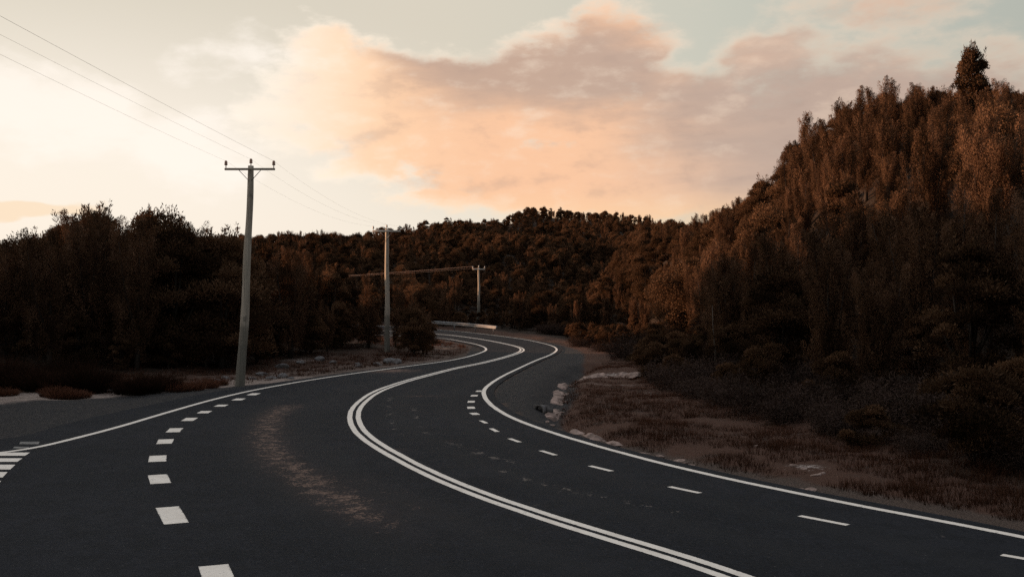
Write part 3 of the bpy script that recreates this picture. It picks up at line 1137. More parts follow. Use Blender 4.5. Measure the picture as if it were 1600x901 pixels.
LAB = {
    ('right', 'feathery'): ('dark feathery tree in the thicket climbing the steep bank beside the right edge line', 'feathery trees on the steep bank'),
    ('right', 'bushy'): ('dense bushy tree among feathery ones on the steep bank beside the right edge line', 'bushy trees on the steep bank'),
    ('left', 'feathery'): ('slender feathery tree in the dark wood behind the two wooden poles', 'feathery trees in the wood behind the poles'),
    ('left', 'bushy'): ('dark bushy tree in the wood behind the two wooden poles', 'bushy trees in the wood behind the poles'),
    ('back', 'feathery'): ('slender tree on the wooded slope behind the guardrail and farthest pole', 'slender trees behind the guardrail'),
    ('back', 'bushy'): ('rounded brown-green tree on the wooded slope behind the guardrail and farthest pole', 'rounded trees behind the guardrail'),
}
bases = {}
tree_objs = {}
for i in sorted(SINGLE):
    x, y, z, pr, h, zone, rz, sx = TREES[i]
    p = PROTOS[pr]
    if pr not in bases:
        bases[pr] = base_tree(pr)
        o = bases[pr]
    else:
        o = copy_thing(bases[pr])
    s = h / p.top
    o.location = (x, y, z)
    o.rotation_euler = (0, 0, rz)
    o.scale = (s * sx, s * sx, s)
    lab, grp = LAB[(zone if zone != 'aside' else 'left', p.kind)]
    tag(o, lab, 'tree', grp)
    tree_objs[i] = o

# trees that stand out get labels of their own
def standout(px, rowrange, lab, zone):
    best = None
    for i, o in tree_objs.items():
        x, y, z, pr, h, zn, rz, sx = TREES[i]
        if zn != zone:
            continue
        qx, qy, d = project(x, y, z + h)
        if rowrange[0] < qy < rowrange[1]:
            e = abs(qx - px)
            if best is None or e < best[0]:
                best = (e, o)
    if best and best[0] < 25:
        best[1]['label'] = lab
        if 'group' in best[1]:
            del best[1]['group']


def stuff_forest(name, idx, label, cat):
    if not idx:
        return
    pts = np.array([TREES[i][:3] for i in idx], np.float32)
    me = bpy.data.meshes.new(name)
    me.vertices.add(len(pts))
    me.vertices.foreach_set('co', pts.ravel())
    kd = me.attributes.new('species', 'INT', 'POINT')
    kd.data.foreach_set('value', np.array([TREES[i][3] for i in idx], np.int32))
    rot = me.attributes.new('turn', 'FLOAT_VECTOR', 'POINT')
    rot.data.foreach_set('vector', np.array([(0, 0, TREES[i][6]) for i in idx], np.float32).ravel())
    scl = me.attributes.new('size', 'FLOAT_VECTOR', 'POINT')
    sc = []
    for i in idx:
        s = TREES[i][4] / PROTOS[TREES[i][3]].top
        sc.append((s * TREES[i][7], s * TREES[i][7], s))
    scl.data.foreach_set('vector', np.array(sc, np.float32).ravel())
    o = link(name, me)
    ng = bpy.data.node_groups.new(name + '_nodes', 'GeometryNodeTree')
    ng.interface.new_socket('Geometry', in_out='INPUT', socket_type='NodeSocketGeometry')
    ng.interface.new_socket('Geometry', in_out='OUTPUT', socket_type='NodeSocketGeometry')
    gi = ng.nodes.new('NodeGroupInput')
    go = ng.nodes.new('NodeGroupOutput')
    jn = ng.nodes.new('GeometryNodeJoinGeometry')

    def named(n, t):
        a = ng.nodes.new('GeometryNodeInputNamedAttribute')
        a.data_type = t
        a.inputs['Name'].default_value = n
        return a.outputs['Attribute']
    sp_k = named('species', 'INT')
    tn = named('turn', 'FLOAT_VECTOR')
    sz = named('size', 'FLOAT_VECTOR')
    for k in range(NP_):
        if k not in bases:
            continue
        crown = [c for c in bases[k].children if c.name.startswith('crown')][0]
        oi = ng.nodes.new('GeometryNodeObjectInfo')
        oi.inputs['Object'].default_value = crown
        oi.transform_space = 'ORIGINAL'
        cmp = ng.nodes.new('FunctionNodeCompare')
        cmp.data_type = 'INT'
        cmp.operation = 'EQUAL'
        ng.links.new(sp_k, cmp.inputs[2])
        cmp.inputs[3].default_value = k
        ip = ng.nodes.new('GeometryNodeInstanceOnPoints')
        ng.links.new(gi.outputs[0], ip.inputs['Points'])
        ng.links.new(cmp.outputs[0], ip.inputs['Selection'])
        ng.links.new(oi.outputs['Geometry'], ip.inputs['Instance'])
        ng.links.new(tn, ip.inputs['Rotation'])
        ng.links.new(sz, ip.inputs['Scale'])
        ng.links.new(ip.outputs[0], jn.inputs[0])
    ng.links.new(jn.outputs[0], go.inputs[0])
    md = o.modifiers.new('forest', 'NODES')
    md.node_group = ng
    tag(o, label, cat, kind='stuff')
    return o


REST = [i for i in range(len(TREES)) if i not in SINGLE]
stuff_forest('forest', REST, 'dense brown-green forest covering the far hill and filling in behind the nearer trees', 'forest')
print('TREES', len(TREES), 'single', len(SINGLE), {z: sum(1 for i in SINGLE if TREES[i][5] == z) for z in ('right', 'left', 'aside', 'back')})

# the tall tree that stands over the crest
def place_tree(px, depth, top_row, pr, label, name=None, sx=1.0, rz=0.3):
    x = (px - 800) / F * depth
    z = float(terrain(x, depth))
    h = (YH - top_row) * depth / F + CAMH - z
    o = copy_thing(bases[pr])
    s = h / PROTOS[pr].top
    o.location = (x, depth, z)
    o.rotation_euler = (0, 0, rz)
    o.scale = (s * sx, s * sx, s)
    tag(o, label, 'tree')
    if 'group' in o:
        del o['group']
    return o


TALL = make_proto('bushy', 6.0, 1.15, lobes=130, nl=300, shoots=90)
PROTOS.append(TALL)
bases[len(PROTOS) - 1] = None


def tall_tree():
    root = empty('feathery_tree')
    link('trunk', TALL.trunk, root)
    link('crown', TALL.crown, root)
    x, y = (1522 - 800) / F * 50, 50.0
    z = float(terrain(x, y))
    h = (YH - 58) * y / F + CAMH - z
    s = h / TALL.top
    root.location = (x, y, z)
    root.scale = (s * 0.85, s * 0.85, s)
    tag(root, 'tallest spiky tree poking well above the crest of the steep bank into the sky', 'tree')


tall_tree()
standout(1190, (250, 310), 'pointed sunlit tree where the skyline of the steep bank dips', 'right')
standout(1110, (310, 360), 'orange sunlit tree at the low end of the steep bank, against the far hill', 'right')
CREST = 'tall trees along the crest of the bank'
place_tree(1264, 62.0, 168, 3, 'narrow feathery tree standing at the first big step in the skyline of the bank', sx=1.0)
place_tree(1240, 66.0, 228, 1, 'sunlit feathery tree just below the first big step in the skyline of the bank', sx=1.1, rz=1.9)
place_tree(1192, 76.0, 268, 5, 'bushy pointed tree beside the dip in the skyline of the bank', sx=0.9, rz=2.2)
for (px_, dp_, row_, pr_, rz_) in [(1290, 60, 180, 1, 0.9), (1317, 58, 150, 0, 2.4), (1343, 56, 133, 1, 4.0), (1392, 54, 117, 0, 5.2), (1368, 57, 130, 3, 1.2), (1432, 53, 127, 1, 3.1), (1470, 51, 130, 2, 0.2), (1565, 49, 120, 1, 2.8)]:
    tag(place_tree(px_, float(dp_), row_, pr_, 'tall feathery tree lifting the crest of the bank beside the tallest one', sx=1.1, rz=rz_), group=CREST)
place_tree(150, 57.0, 309, 4, 'broad bushy tree topping the dark wood well left of the nearest pole', sx=0.85, rz=0.4)
place_tree(246, 56.0, 313, 6, 'broad bushy tree topping the dark wood just left of the nearest pole', sx=0.75, rz=1.4)
place_tree(100, 58.0, 326, 5, 'bushy tree on the left shoulder of the dark wood', sx=1.0, rz=2.4)

# ------------------------------------------------------------------ shrubs and ground cover
def blades_mesh(name, n, h, spread, lean, w, mat, curl=0.4, tint_tip=True):
    a = RNG.random(n) * 2 * math.pi
    rr = np.sqrt(RNG.random(n)) * spread
    P = np.stack([rr * np.cos(a), rr * np.sin(a), np.full(n, -0.05)], 1)
    out = np.stack([np.cos(a), np.sin(a), np.zeros(n)], 1)
    D = norm(np.array([0, 0, 1.0]) + out * (lean * (0.3 + rr / spread))[:, None] * RNG.uniform(0.4, 1.3, n)[:, None] + 0.22 * rand_unit(n))
    H = h * RNG.uniform(0.55, 1.05, n) * (1 - 0.35 * (rr / spread) ** 2)
    S = norm(np.cross(D, rand_unit(n)))
    M = P + D * (H * 0.55)[:, None]
    E = P + D * H[:, None] + out * (curl * H * 0.35)[:, None] - np.array([0, 0, 1]) * (curl * H * 0.12)[:, None]
    W = w * RNG.uniform(0.6, 1.3, n)
    V = np.stack([P - S * W[:, None] / 2, P + S * W[:, None] / 2, M + S * W[:, None] * 0.45, M - S * W[:, None] * 0.45, E], 1).reshape(-1, 3)
    i = np.arange(n) * 5
    Q = np.stack([i, i + 1, i + 2, i + 3], 1)
    T = np.stack([i + 3, i + 2, i + 4], 1)
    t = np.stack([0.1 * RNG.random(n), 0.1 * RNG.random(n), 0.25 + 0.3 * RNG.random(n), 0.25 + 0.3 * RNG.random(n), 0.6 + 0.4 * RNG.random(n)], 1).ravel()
    return mesh_np(name, V, [Q, T], mat, False, {'tint': t})


def scrub_mesh(n, r, h, twigs=True, mat=None):
    """low tangled dry shrub: twig fans with sparse small leaves"""
    Ps, Ds, Ls, Ws, Ts = [], [], [], [], []
    for k in range(n):
        a = RNG.random() * 2 * math.pi
        o = np.array([math.cos(a), math.sin(a), 0])
        axis = norm(np.array([0, 0, RNG.uniform(0.35, 1.0)]) + o * RNG.uniform(0.2, 0.9))
        L = RNG.uniform(0.6, 1.0) * h
        m = 60
        base = o * r * RNG.random() * 0.6
        P, D, l, w = plume_leaves(base, axis, L, 0.24 * h, m, (0.05, 0.13), (0.010, 0.022))
        D = norm(D * 0.6 + rand_unit(m))
        P = P + 0.05 * rand_unit(m)
        Ps.append(P)
        Ds.append(D)
        Ls.append(l)
        Ws.append(w)
        Ts.append(np.clip(RNG.random() * 0.7 + 0.3 * RNG.random(m), 0, 1))
    V, Q = leaves(np.vstack(Ps), np.vstack(Ds), np.concatenate(Ls), np.concatenate(Ws))
    return mesh_np('foliage', V, Q, mat or M_SCRUB, False, {'tint': np.repeat(np.concatenate(Ts), 4)})


def shrub_stems(h, r):
    parts = []
    for k in range(7):
        a = RNG.random() * 6.28
        parts.append(tube_np([[0, 0, -0.15], [r * 0.3 * math.cos(a), r * 0.3 * math.sin(a), h * 0.4], [r * 0.5 * math.cos(a), r * 0.5 * math.sin(a), h * 0.6]], [0.012, 0.008, 0.003], 5))
    V, Fc = merge(parts)
    return mesh_np('stem', V, Fc, M_BARK, True)


def shrub(name, fol, stem):
    r = empty(name)
    link('foliage', fol, r)
    link('stem', stem, r)
    return r


SCR = [shrub('dry_shrub', scrub_mesh(90, 0.7, 0.95), shrub_stems(0.9, 0.7)), shrub('dry_shrub', scrub_mesh(70, 0.6, 0.8), shrub_stems(0.75, 0.6)),
       shrub('dry_shrub', scrub_mesh(110, 0.9, 1.1), shrub_stems(1.0, 0.9))]
for (h_, r_, nl_) in [(1.5, 0.8, 34), (1.1, 0.75, 30)]:
    V, Q, T, tops_ = crown_bushy(h_, r_, nl_, 620, 0, 0.02, 0.5)
    SCR.append(shrub('leafy_shrub', mesh_np('foliage', V, Q, M_LEAF_B, False, {'tint': T}), shrub_stems(h_ * 0.8, r_)))
used = [False] * 5


def put_shrub(k, x, y, s, label, group, lst=None, usedl=None):
    lst = lst or SCR
    usedl = used if usedl is None else usedl
    if not usedl[k]:
        o = lst[k]
        usedl[k] = True
    else:
        o = copy_thing(lst[k])
    o.location = (x, y, gz(x, y) - 0.03)
    o.rotation_euler = (0, 0, random.uniform(0, 6.28))
    o.scale = (s * random.uniform(0.9, 1.2), s * random.uniform(0.9, 1.2), s * random.uniform(0.8, 1.15))
    tag(o, label, 'shrub', group)
    return o


cnt = 0
placed = []
tries = cloud_pts(6000, 6, 30, 17, 76)
for (x, y) in tries:
    d = x - float(np.interp(y, TOE_Y, TOE_X))
    if not (0.4 < d < 4.6) or x / y > 0.56:
        continue
    if any((x - a) ** 2 + (y - c) ** 2 < (0.85 + 0.004 * y) ** 2 for a, c in placed):
        continue
    placed.append((x, y))
    if random.random() < 0.25:
        put_shrub(random.randrange(3, 5), x, y, random.uniform(0.7, 1.4), 'dark leafy shrub among the grey ones at the foot of the steep bank', 'leafy shrubs at the foot of the bank')
    else:
        put_shrub(random.randrange(3), x, y, random.uniform(0.65, 1.25), 'dry greyish shrub tangled with others at the foot of the steep bank', 'dry shrubs at the foot of the bank')
    cnt += 1
    if cnt >= 150:
        break
for q in [(862, 521), (880, 519), (905, 528), (920, 536), (895, 540), (935, 548), (850, 514), (840, 510), (915, 522), (955, 556), (975, 562), (1000, 566)]:
    x, y = ground_at(*q)
    y = min(y, 104)
    put_shrub(random.randrange(3), x + 0.6, y, random.uniform(1.1, 1.7), 'dry shrub on the brown slope right of the guardrail end', 'dry shrubs past the guardrail end')
    placed.append((x, y))

# sedges and rush clumps along the sandy strip on the left
SED = []
for h, sp0, n in [(1.15, 0.75, 1500), (0.95, 0.55, 1100)]:
    r = empty('sedge_tussock')
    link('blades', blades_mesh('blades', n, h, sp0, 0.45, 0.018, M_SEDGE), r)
    SED.append(r)
RED = empty('red_grass_clump')
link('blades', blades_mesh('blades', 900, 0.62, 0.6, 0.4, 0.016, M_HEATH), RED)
used_s = [False, False]
sedge = [(-14, 608), (14, 609), (42, 611), (70, 612), (97, 613), (122, 614), (143, 613), (205, 615), (228, 613), (252, 609), (0, 600), (55, 602), (105, 603)]
for (px, py) in sedge:
    x, y = ground_at(px, py)
    lab = 'dark rush clump in the row beside the sandy strip, far side of the give-way bars' if px < 160 else 'dark rush clump on the gravel edge between the sandy strip and nearest pole'
    put_shrub(random.randrange(2), x, y, random.uniform(1.0, 1.3) * (0.8 if px > 160 else 1.0), lab, 'rush clumps by the sandy strip' if px < 160 else 'rush clumps near the pole', SED, used_s)
used_r = [False]
for (px, py, s) in [(100, 621, 1.0), (88, 620, 0.8), (115, 620, 0.8), (165, 612, 1.1), (182, 610, 1.1), (270, 610, 0.9), (292, 607, 1.0), (315, 604, 0.9), (335, 600, 0.8), (5, 617, 0.8)]:
    x, y = ground_at(px, py)
    put_shrub(0, x, y, s, 'reddish dry grass clump at the edge of the sandy strip before the dark wood', 'red grass clumps by the sandy strip', [RED], used_r)


def tuft_field(name, pts, sizes, n_bl, mat, label, cat, w=0.012, hue=None):
    """countless short stems as one object"""
    m = len(pts)
    n = m * n_bl
    base = np.repeat(np.asarray(pts, float), n_bl, axis=0)
    hs = np.repeat(np.asarray(sizes, float), n_bl)
    a = RNG.random(n) * 6.283
    rr = np.sqrt(RNG.random(n)) * 0.16
    out = np.stack([np.cos(a), np.sin(a), np.zeros(n)], 1)
    P = base + out * rr[:, None]
    D = norm(np.array([0, 0, 1.0]) + out * RNG.uniform(0.1, 0.7, n)[:, None] + 0.2 * rand_unit(n))
    H = hs * RNG.uniform(0.5, 1.1, n)
    S = norm(np.cross(D, rand_unit(n)))
    W = w * RNG.uniform(0.6, 1.4, n) * (1 + hs)
    V = np.stack([P - S * W[:, None], P + S * W[:, None], P + D * H[:, None]], 1).reshape(-1, 3)
    T = np.arange(3 * n).reshape(n, 3)
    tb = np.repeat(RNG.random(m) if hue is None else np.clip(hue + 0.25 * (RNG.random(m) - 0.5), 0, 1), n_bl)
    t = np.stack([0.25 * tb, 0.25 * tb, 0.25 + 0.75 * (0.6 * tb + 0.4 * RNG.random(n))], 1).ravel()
    me = mesh_np(name, V, T, mat, False, {'tint': t})
    return tag(link(name, me), label, cat, kind='stuff')


def outside_road(x, y, m=0.5):
    d, _ = seg_dist(x, y, np.vstack([OUT, OUT[:1]]))
    return (~inside(x, y, OUT)) & (d > m)


def heath_points():
    n = 42000
    x = RNG.uniform(-1, 30, n)
    y = 12 + 60 * RNG.random(n) ** 1.4
    xt = np.interp(y, TOE_Y, TOE_X)
    dt, par = seg_dist(x, y, DITCH)
    cx = np.interp(y, DITCH[::-1, 1], DITCH[::-1, 0])
    # right of the ditch: signed by the side of the nearest segment
    keep = outside_road(x, y, 0.7) & (x - xt < 4.5)
    x, y = x[keep], y[keep]
    # side test
    T = np.gradient(DITCH, axis=0)
    idx = np.argmin((x[:, None] - DITCH[None, :, 0]) ** 2 + (y[:, None] - DITCH[None, :, 1]) ** 2, 1)
    side = T[idx, 0] * (y - DITCH[idx, 1]) - T[idx, 1] * (x - DITCH[idx, 0])
    dd = np.hypot(x - DITCH[idx, 0], y - DITCH[idx, 1])
    far = (side > 0) & (dd > 0.25)
    x, y = x[far], y[far]
    bare = fbm2(x * 0.5, y * 0.5, 77, 3)
    keep = bare < 0.55
    for q, rx, ry in [((955, 583), 1.9, 2.2), ((1260, 727), 0.7, 0.6), ((960, 600), 1.6, 1.6)]:
        g = ground_at(*q)
        keep &= ((x - g[0]) / rx) ** 2 + ((y - g[1]) / ry) ** 2 > 1
    keep &= x / y < 0.58
    return x[keep], y[keep]


hx, hy = heath_points()
HP = [(a, b, gz(a, b) - 0.01) for a, b in zip(hx, hy)]
HT = np.clip(0.02 + 0.80 * np.exp(-((hx - 5.5) / 4.5) ** 2 - ((hy - 42) / 16.0) ** 2) + 0.28 * fbm2(hx * 0.45, hy * 0.45, 79, 3), 0, 1)  # redder near the bend; the bank's shade on the right put into the tint
HS = 0.07 + 0.20 * np.clip(fbm2(hx * 0.8, hy * 0.8, 78, 3) * 0.5 + 0.45, 0, 1)
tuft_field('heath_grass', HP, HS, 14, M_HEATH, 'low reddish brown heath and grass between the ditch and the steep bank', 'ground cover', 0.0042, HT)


def left_points():
    n = 16000
    x = RNG.uniform(-34, 0, n)
    y = RNG.uniform(36, 92, n)
    keep = outside_road(x, y, 1.0) & (x > -0.6 * y)
    keep &= ~((y > 80) & (x > -4))
    keep &= fbm2(x * 0.4, y * 0.4, 91, 3) < 0.25
    return x[keep], y[keep]


lx, ly = left_points()
LPp = [(a, b, gz(a, b) - 0.01) for a, b in zip(lx, ly)]
tuft_field('dry_grass', LPp, 0.12 + 0.22 * RNG.random(len(lx)), 8, M_HEATH, 'thin dry grass on the rough verge around the wooden poles', 'ground cover', 0.008)

# ------------------------------------------------------------------ stones
def rock_mesh(seed, flat=0.6, mat=M_ROCK):
    bm = bmesh.new()
    bmesh.ops.create_icosphere(bm, subdivisions=3, radius=1.0)
    rs = np.random.default_rng(seed)
    planes = [(Vector(v).normalized(), rs.uniform(0.55, 0.9)) for v in rs.normal(size=(9, 3))]
    for v in bm.verts:
        for nrm, d in planes:
            k = v.co.dot(nrm)
            if k > d:
                v.co -= nrm * (k - d) * 0.92
        n = float(noise2(v.co.x * 2.3 + seed, v.co.y * 2.3 + v.co.z * 1.7, seed))
        v.co *= 1 + 0.07 * n
        v.co.z *= flat
    me = bpy.data.meshes.new('rock')
    bm.to_mesh(me)
    bm.free()
    me.materials.append(mat)
    return me


ROCKS = [rock_mesh(s, f) for s, f in [(1, 0.35), (2, 0.45), (3, 0.3), (4, 0.5)]]
GROCKS = [rock_mesh(s, f, M_GREYROCK) for s, f in [(5, 0.5), (6, 0.6), (7, 0.7)]]


def put_rock(px, py, s, label, group, lst=None, stretch=(1.3, 0.9, 1)):
    x, y = ground_at(px, py)
    o = link('rock', random.choice(lst or ROCKS))
    o.location = (x, y, gz(x, y) + 0.02 * s)
    o.rotation_euler = (random.uniform(-0.15, 0.15), random.uniform(-0.15, 0.15), random.uniform(0, 6.28))
    o.scale = (s * stretch[0] * random.uniform(0.8, 1.2), s * stretch[1] * random.uniform(0.8, 1.2), s * stretch[2])
    tag(o, label, 'rock', group)
    return o


for (px, py, s) in [(893, 592, .16), (881, 597, .20), (886, 606, .13), (877, 609, .22), (883, 617, .10), (874, 621, .17), (879, 629, .09), (868, 636, .15), (862, 646, .12), (854, 646, .10)]:
    put_rock(px, py, s, 'loose pale stone fallen from the stone bank beside the sharp bend', 'loose stones beside the bend')
for (px, py, s) in [(899, 664, .10), (921, 675, .08), (941, 683, .10), (1004, 699, .13), (1012, 702, .07), (1030, 705, .10), (1042, 709, .07), (1062, 716, .13), (1070, 718, .06), (1078, 721, .08), (1266, 762, .11), (1252, 760, .06)]:
    put_rock(px, py, s, 'pale stone in the ditch row between the right edge line and red heath', 'pale stones along the ditch')
for (px, py, s) in [(352, 592, .25), (340, 597, .2), (410, 585, .28), (425, 590, .2), (442, 588, .32), (440, 573, .3), (470, 566, .3), (500, 563, .35), (520, 567, .25), (455, 590, .18),
                    (560, 567, .3), (590, 566, .35), (612, 564, .45), (622, 566, .4), (560, 572, .22), (160, 613, .22), (172, 614, .2), (394, 592, .2)]:
    put_rock(px, py, s, 'grey stone half buried in the verge near the wooden poles', 'grey stones on the left verge', GROCKS)
for (px, py, s) in [(1182, 692, .07), (1390, 711, .06), (1364, 764, .05), (1476, 805, .05), (1275, 738, .09), (1285, 736, .07), (1255, 730, .07), (1240, 727, .08)]:
    put_rock(px, py, s, 'small pale stone lying in the dark heath below the steep bank', 'small stones in the heath')


def rock_ledge(L, height, depth, label, seed):
    """low broken bank of pale stone along a plan line"""
    P = curve(gp(L), 0.07, 0.25)
    n = len(P)
    N = np.gradient(P, axis=0)
    N /= np.linalg.norm(N, axis=1)[:, None]
    N = np.stack([-N[:, 1], N[:, 0]], 1)
    sarc = np.arange(n) * 0.07
    g0 = np.array([gz(x, y) for x, y in P])
    gap = sstep(-0.15, 0.35, fbm2(sarc * 0.9, sarc * 0 + seed, seed + 3, 3) + 0.30)
    env = gap * np.clip(np.minimum(sarc, sarc[-1] - sarc) / 0.5, 0, 1) ** 0.6
    prof = [(-0.12, -0.20), (-0.05, 0.12), (0.0, 0.35), (0.05, 0.42), (0.10, 0.75), (0.22, 0.85), (0.32, 1.0), (0.6, 0.95), (1.0, 0.35), (1.15, -0.35)]
    V = []
    for j, (dd_, hh) in enumerate(prof):
        nz = fbm2(sarc * 2.2, sarc * 0 + j * 0.8, seed, 4)
        step = np.round(noise2(sarc * 2.6, sarc * 0 + j * 0.5, seed + 9) * 2.0) / 2.0
        off_ = depth * (dd_ + 0.13 * nz + 0.06 * step)
        hz_ = height * (hh * env * (0.9 + 0.4 * noise2(sarc * 3.1, sarc * 0 + j * 0.9, seed + 5) + 0.12 * step) if hh > 0 else hh) - 0.04 * (1 - env)
        V.append(np.column_stack([P + N * off_[:, None], g0 + hz_ - 0.06 * (1 - gap)]))
    V = np.vstack(V)
    i = np.arange(n - 1)
    Q = np.vstack([np.stack([j * n + i, (j + 1) * n + i, (j + 1) * n + i + 1, j * n + i + 1], 1) for j in range(len(prof) - 1)])
    o = link('rock_ledge', mesh_np('rock_ledge', V, Q, M_ROCK))
    tag(o, label, 'rock ledge')


rock_ledge([(1012, 588), (985, 586), (950, 585), (918, 586), (898, 589)], 0.22, 0.8, 'wide low ledge of pale stone at the head of the red heath patch', 11)
rock_ledge([(890, 588), (884, 598), (880, 612), (876, 625), (869, 643)], 0.15, -0.5, 'pale broken stone bank edging the dark apron beside the sharp bend', 23)
rock_ledge([(884, 655), (905, 666), (925, 674), (950, 687)], 0.13, 0.35, 'pale pinkish stone lip of the ditch just past the sharp bend', 37)


def culvert():
    """pipe end and small headwall where the drain passes under the apron"""
    x, y = ground_at(846, 634)
    r = empty('culvert', (x, y, gz(x, y)), R(-35))
    v = box_np((0, 0.1, 0.05), (0.7, 0.10, 0.30))
    link('headwall', mesh_np('headwall', v[0], v[1], M_GREYROCK), r)
    n = 20
    V, Q = [], []
    for k in range(n):
        th = 2 * math.pi * k / n
        c, s = math.cos(th), math.sin(th)
        for (rad, yy) in [(0.19, -0.15), (0.19, 0.02), (0.15, 0.02), (0.15, -0.15)]:
            V.append((rad * c, yy, 0.04 + rad * s))
    for k in range(n):
        k2 = (k + 1) % n
        for j in range(4):
            j2 = (j + 1) % 4
            Q.append((k * 4 + j, k2 * 4 + j, k2 * 4 + j2, k * 4 + j2))
    link('pipe', mesh_np('pipe', np.array(V), np.array(Q), M_GREYROCK, False), r)
    tag(r, 'small concrete drain pipe end in the dark apron at the sharp bend', 'culvert')


culvert()

# ------------------------------------------------------------------ poles and wires
def insulator(parent, x, z, mat, s=1.0):
    prof = [(0.0, 0.0), (0.018, 0.0), (0.018, 0.10), (0.055, 0.11), (0.075, 0.15), (0.05, 0.17), (0.07, 0.20), (0.05, 0.225), (0.06, 0.26), (0.03, 0.30), (0.0, 0.305)]
    n = 12
    V = [(r * s * math.cos(2 * math.pi * k / n), r * s * math.sin(2 * math.pi * k / n), zz * s) for (r, zz) in prof for k in range(n)]
    Q = [(j * n + k, j * n + (k + 1) % n, (j + 1) * n + (k + 1) % n, (j + 1) * n + k) for j in range(len(prof) - 1) for k in range(n)]
    return link('insulator', mesh_np('insulator', np.array(V), np.array(Q), mat, True), parent, (x, 0, z))


def utility_pole(px_base, px_top, row_base, row_top, label, r_base, arm_w, mat_ins, rz=0.0, braces=True, depth=None, ang=0.0):
    if depth is None:
        x, y = ground_at(px_base, row_base)
    else:
        x, y = (px_base - 800) / F * depth, depth
    z0 = gz(x, y)
    root = empty('utility_pole', (x, y, z0), rz)
    h = (YH - row_top) * y / F + CAMH - z0
    dx = (px_top - px_base) / F * y
    n = 28
    path = []
    rad = []
    for i in range(n):
        t = i / (n - 1)
        bow = 0.05 * math.sin(t * 3.1) * (1 if dx > 0 else 0.4) + 0.015 * math.sin(t * 13 + px_base)
        path.append((dx * t + bow - 0.0, 0.02 * math.sin(t * 7), -0.5 + (h + 0.5) * t))
        rad.append(r_base * (1 - 0.40 * t) * (1 + 0.03 * math.sin(t * 23)))
    V, Q, T = tube_np(path, rad, 14)
    me = mesh_np('pole_shaft', V, [Q, T], M_POLE, True)
    link('pole_shaft', me, root)
    za = h - 0.16
    rt = rad[-1]
    v = box_np((dx, -rt - 0.055, za), (arm_w, 0.09, 0.085 if braces and mat_ins is M_PORC else 0.12))
    arm = link('crossarm', mesh_np('crossarm', v[0], v[1], M_ARM_SUNLIT if mat_ins is M_PORC_W else M_ARM), root)
    bev = arm.modifiers.new('bevel', 'BEVEL')
    bev.width = 0.008
    for sx in (-1, 1):
        ins = insulator(root, 0, 0, mat_ins)
        ins.location = (dx + sx * (arm_w / 2 - 0.05), -rt - 0.055, za + 0.05)
        if braces:
            p0 = np.array([dx + sx * 0.44, -rt - 0.06, za - 0.05])
            p1 = np.array([dx + sx * rt * 0.5, -rt - 0.01, za - 0.46])
            V, Q, T = tube_np([p0, p1], [0.014, 0.014], 6)
            link('brace', mesh_np('brace', V, [Q, T], M_STEEL), root)
    ins = insulator(root, 0, 0, mat_ins)
    ins.location = (dx, 0, h - 0.005)
    tag(root, label, 'utility pole')
    heads = [Vector((x + dx - (arm_w / 2 - 0.05), y - rt - 0.055, z0 + za + 0.33)), Vector((x + dx, y, z0 + h + 0.27)), Vector((x + dx + (arm_w / 2 - 0.05), y - rt - 0.055, z0 + za + 0.33))]
    return root, heads


P1, H1 = utility_pole(374, 390, 601, 258, 'nearest wooden pole, grey with darker foot, leaning slightly beside the road', 0.195, 2.05, M_PORC)
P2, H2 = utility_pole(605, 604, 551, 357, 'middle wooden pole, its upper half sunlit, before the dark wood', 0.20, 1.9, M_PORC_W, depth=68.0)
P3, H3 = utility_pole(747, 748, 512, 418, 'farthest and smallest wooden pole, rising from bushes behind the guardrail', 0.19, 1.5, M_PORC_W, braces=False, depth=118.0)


def wire(a, b, sag, r, mat, label, group):
    n = 40
    a = np.array(a)
    b = np.array(b)
    P = [a + (b - a) * t - np.array([0, 0, sag * 4 * t * (1 - t)]) for t in np.linspace(0, 1, n)]
    V, Q, T = tube_np(P, [r] * n, 5)
    o = link('overhead_wire', mesh_np('overhead_wire', V, [Q, T], mat, True))
    tag(o, label, 'overhead wire', group)
    return o


# from the nearest pole back to a pole beside the photographer, out of the frame on the left
def at_row(px, row, depth):
    return np.array([(px - 800) / F * depth, depth, CAMH + (YH - row) * depth / F])


for (row, hd, lab) in [(77, H1[0], 'lowest of the three wires running up left from the nearest pole'),
                       (46, H1[1], 'middle of the three wires running up left from the nearest pole'),
                       (17, H1[2], 'uppermost of the three wires running up left from the nearest pole')]:
    e = at_row(0, row, 20.0 + (0.4 if row == 17 else 0))
    h = np.array(hd)
    far = h + (e - h) * 1.7
    far[2] = h[2] + (e[2] - h[2]) * 1.7
    wire(h, far, 0.10, 0.0032 if row == 17 else 0.0022, M_WIRE, lab, None)
for k, w in enumerate(('first', 'second', 'third')):
    wire(H1[k], H2[k], 0.55, 0.0022, M_WIRE, ('thin wire from the %s insulator of the nearest pole to the middle pole' % ('end', 'top', 'other end')[k]) if k == 1 else
         ('thin wire joining the crossarms of the nearest and middle poles, ' + ('side of the dark wood' if k == 0 else 'side of the road')), None)
e = at_row(560, 428.5, 112.0)
wire(H3[0], tuple(np.array(H3[0]) + (e - np.array(H3[0])) * 1.25), 0.05, 0.024, M_WIRE_SUNLIT, 'sunlit orange wire from the farthest pole passing behind the middle pole', None)
e2 = e - np.array([0, 0, 0.06])
wire(tuple(np.array(H3[1]) - np.array([0, 0, 0.25])), tuple(np.array(H3[0]) + (e2 - np.array(H3[0])) * 1.25), 0.08, 0.012, M_WIRE_SUNLIT, 'fainter lower wire just under the sunlit orange wire of the farthest pole', None)


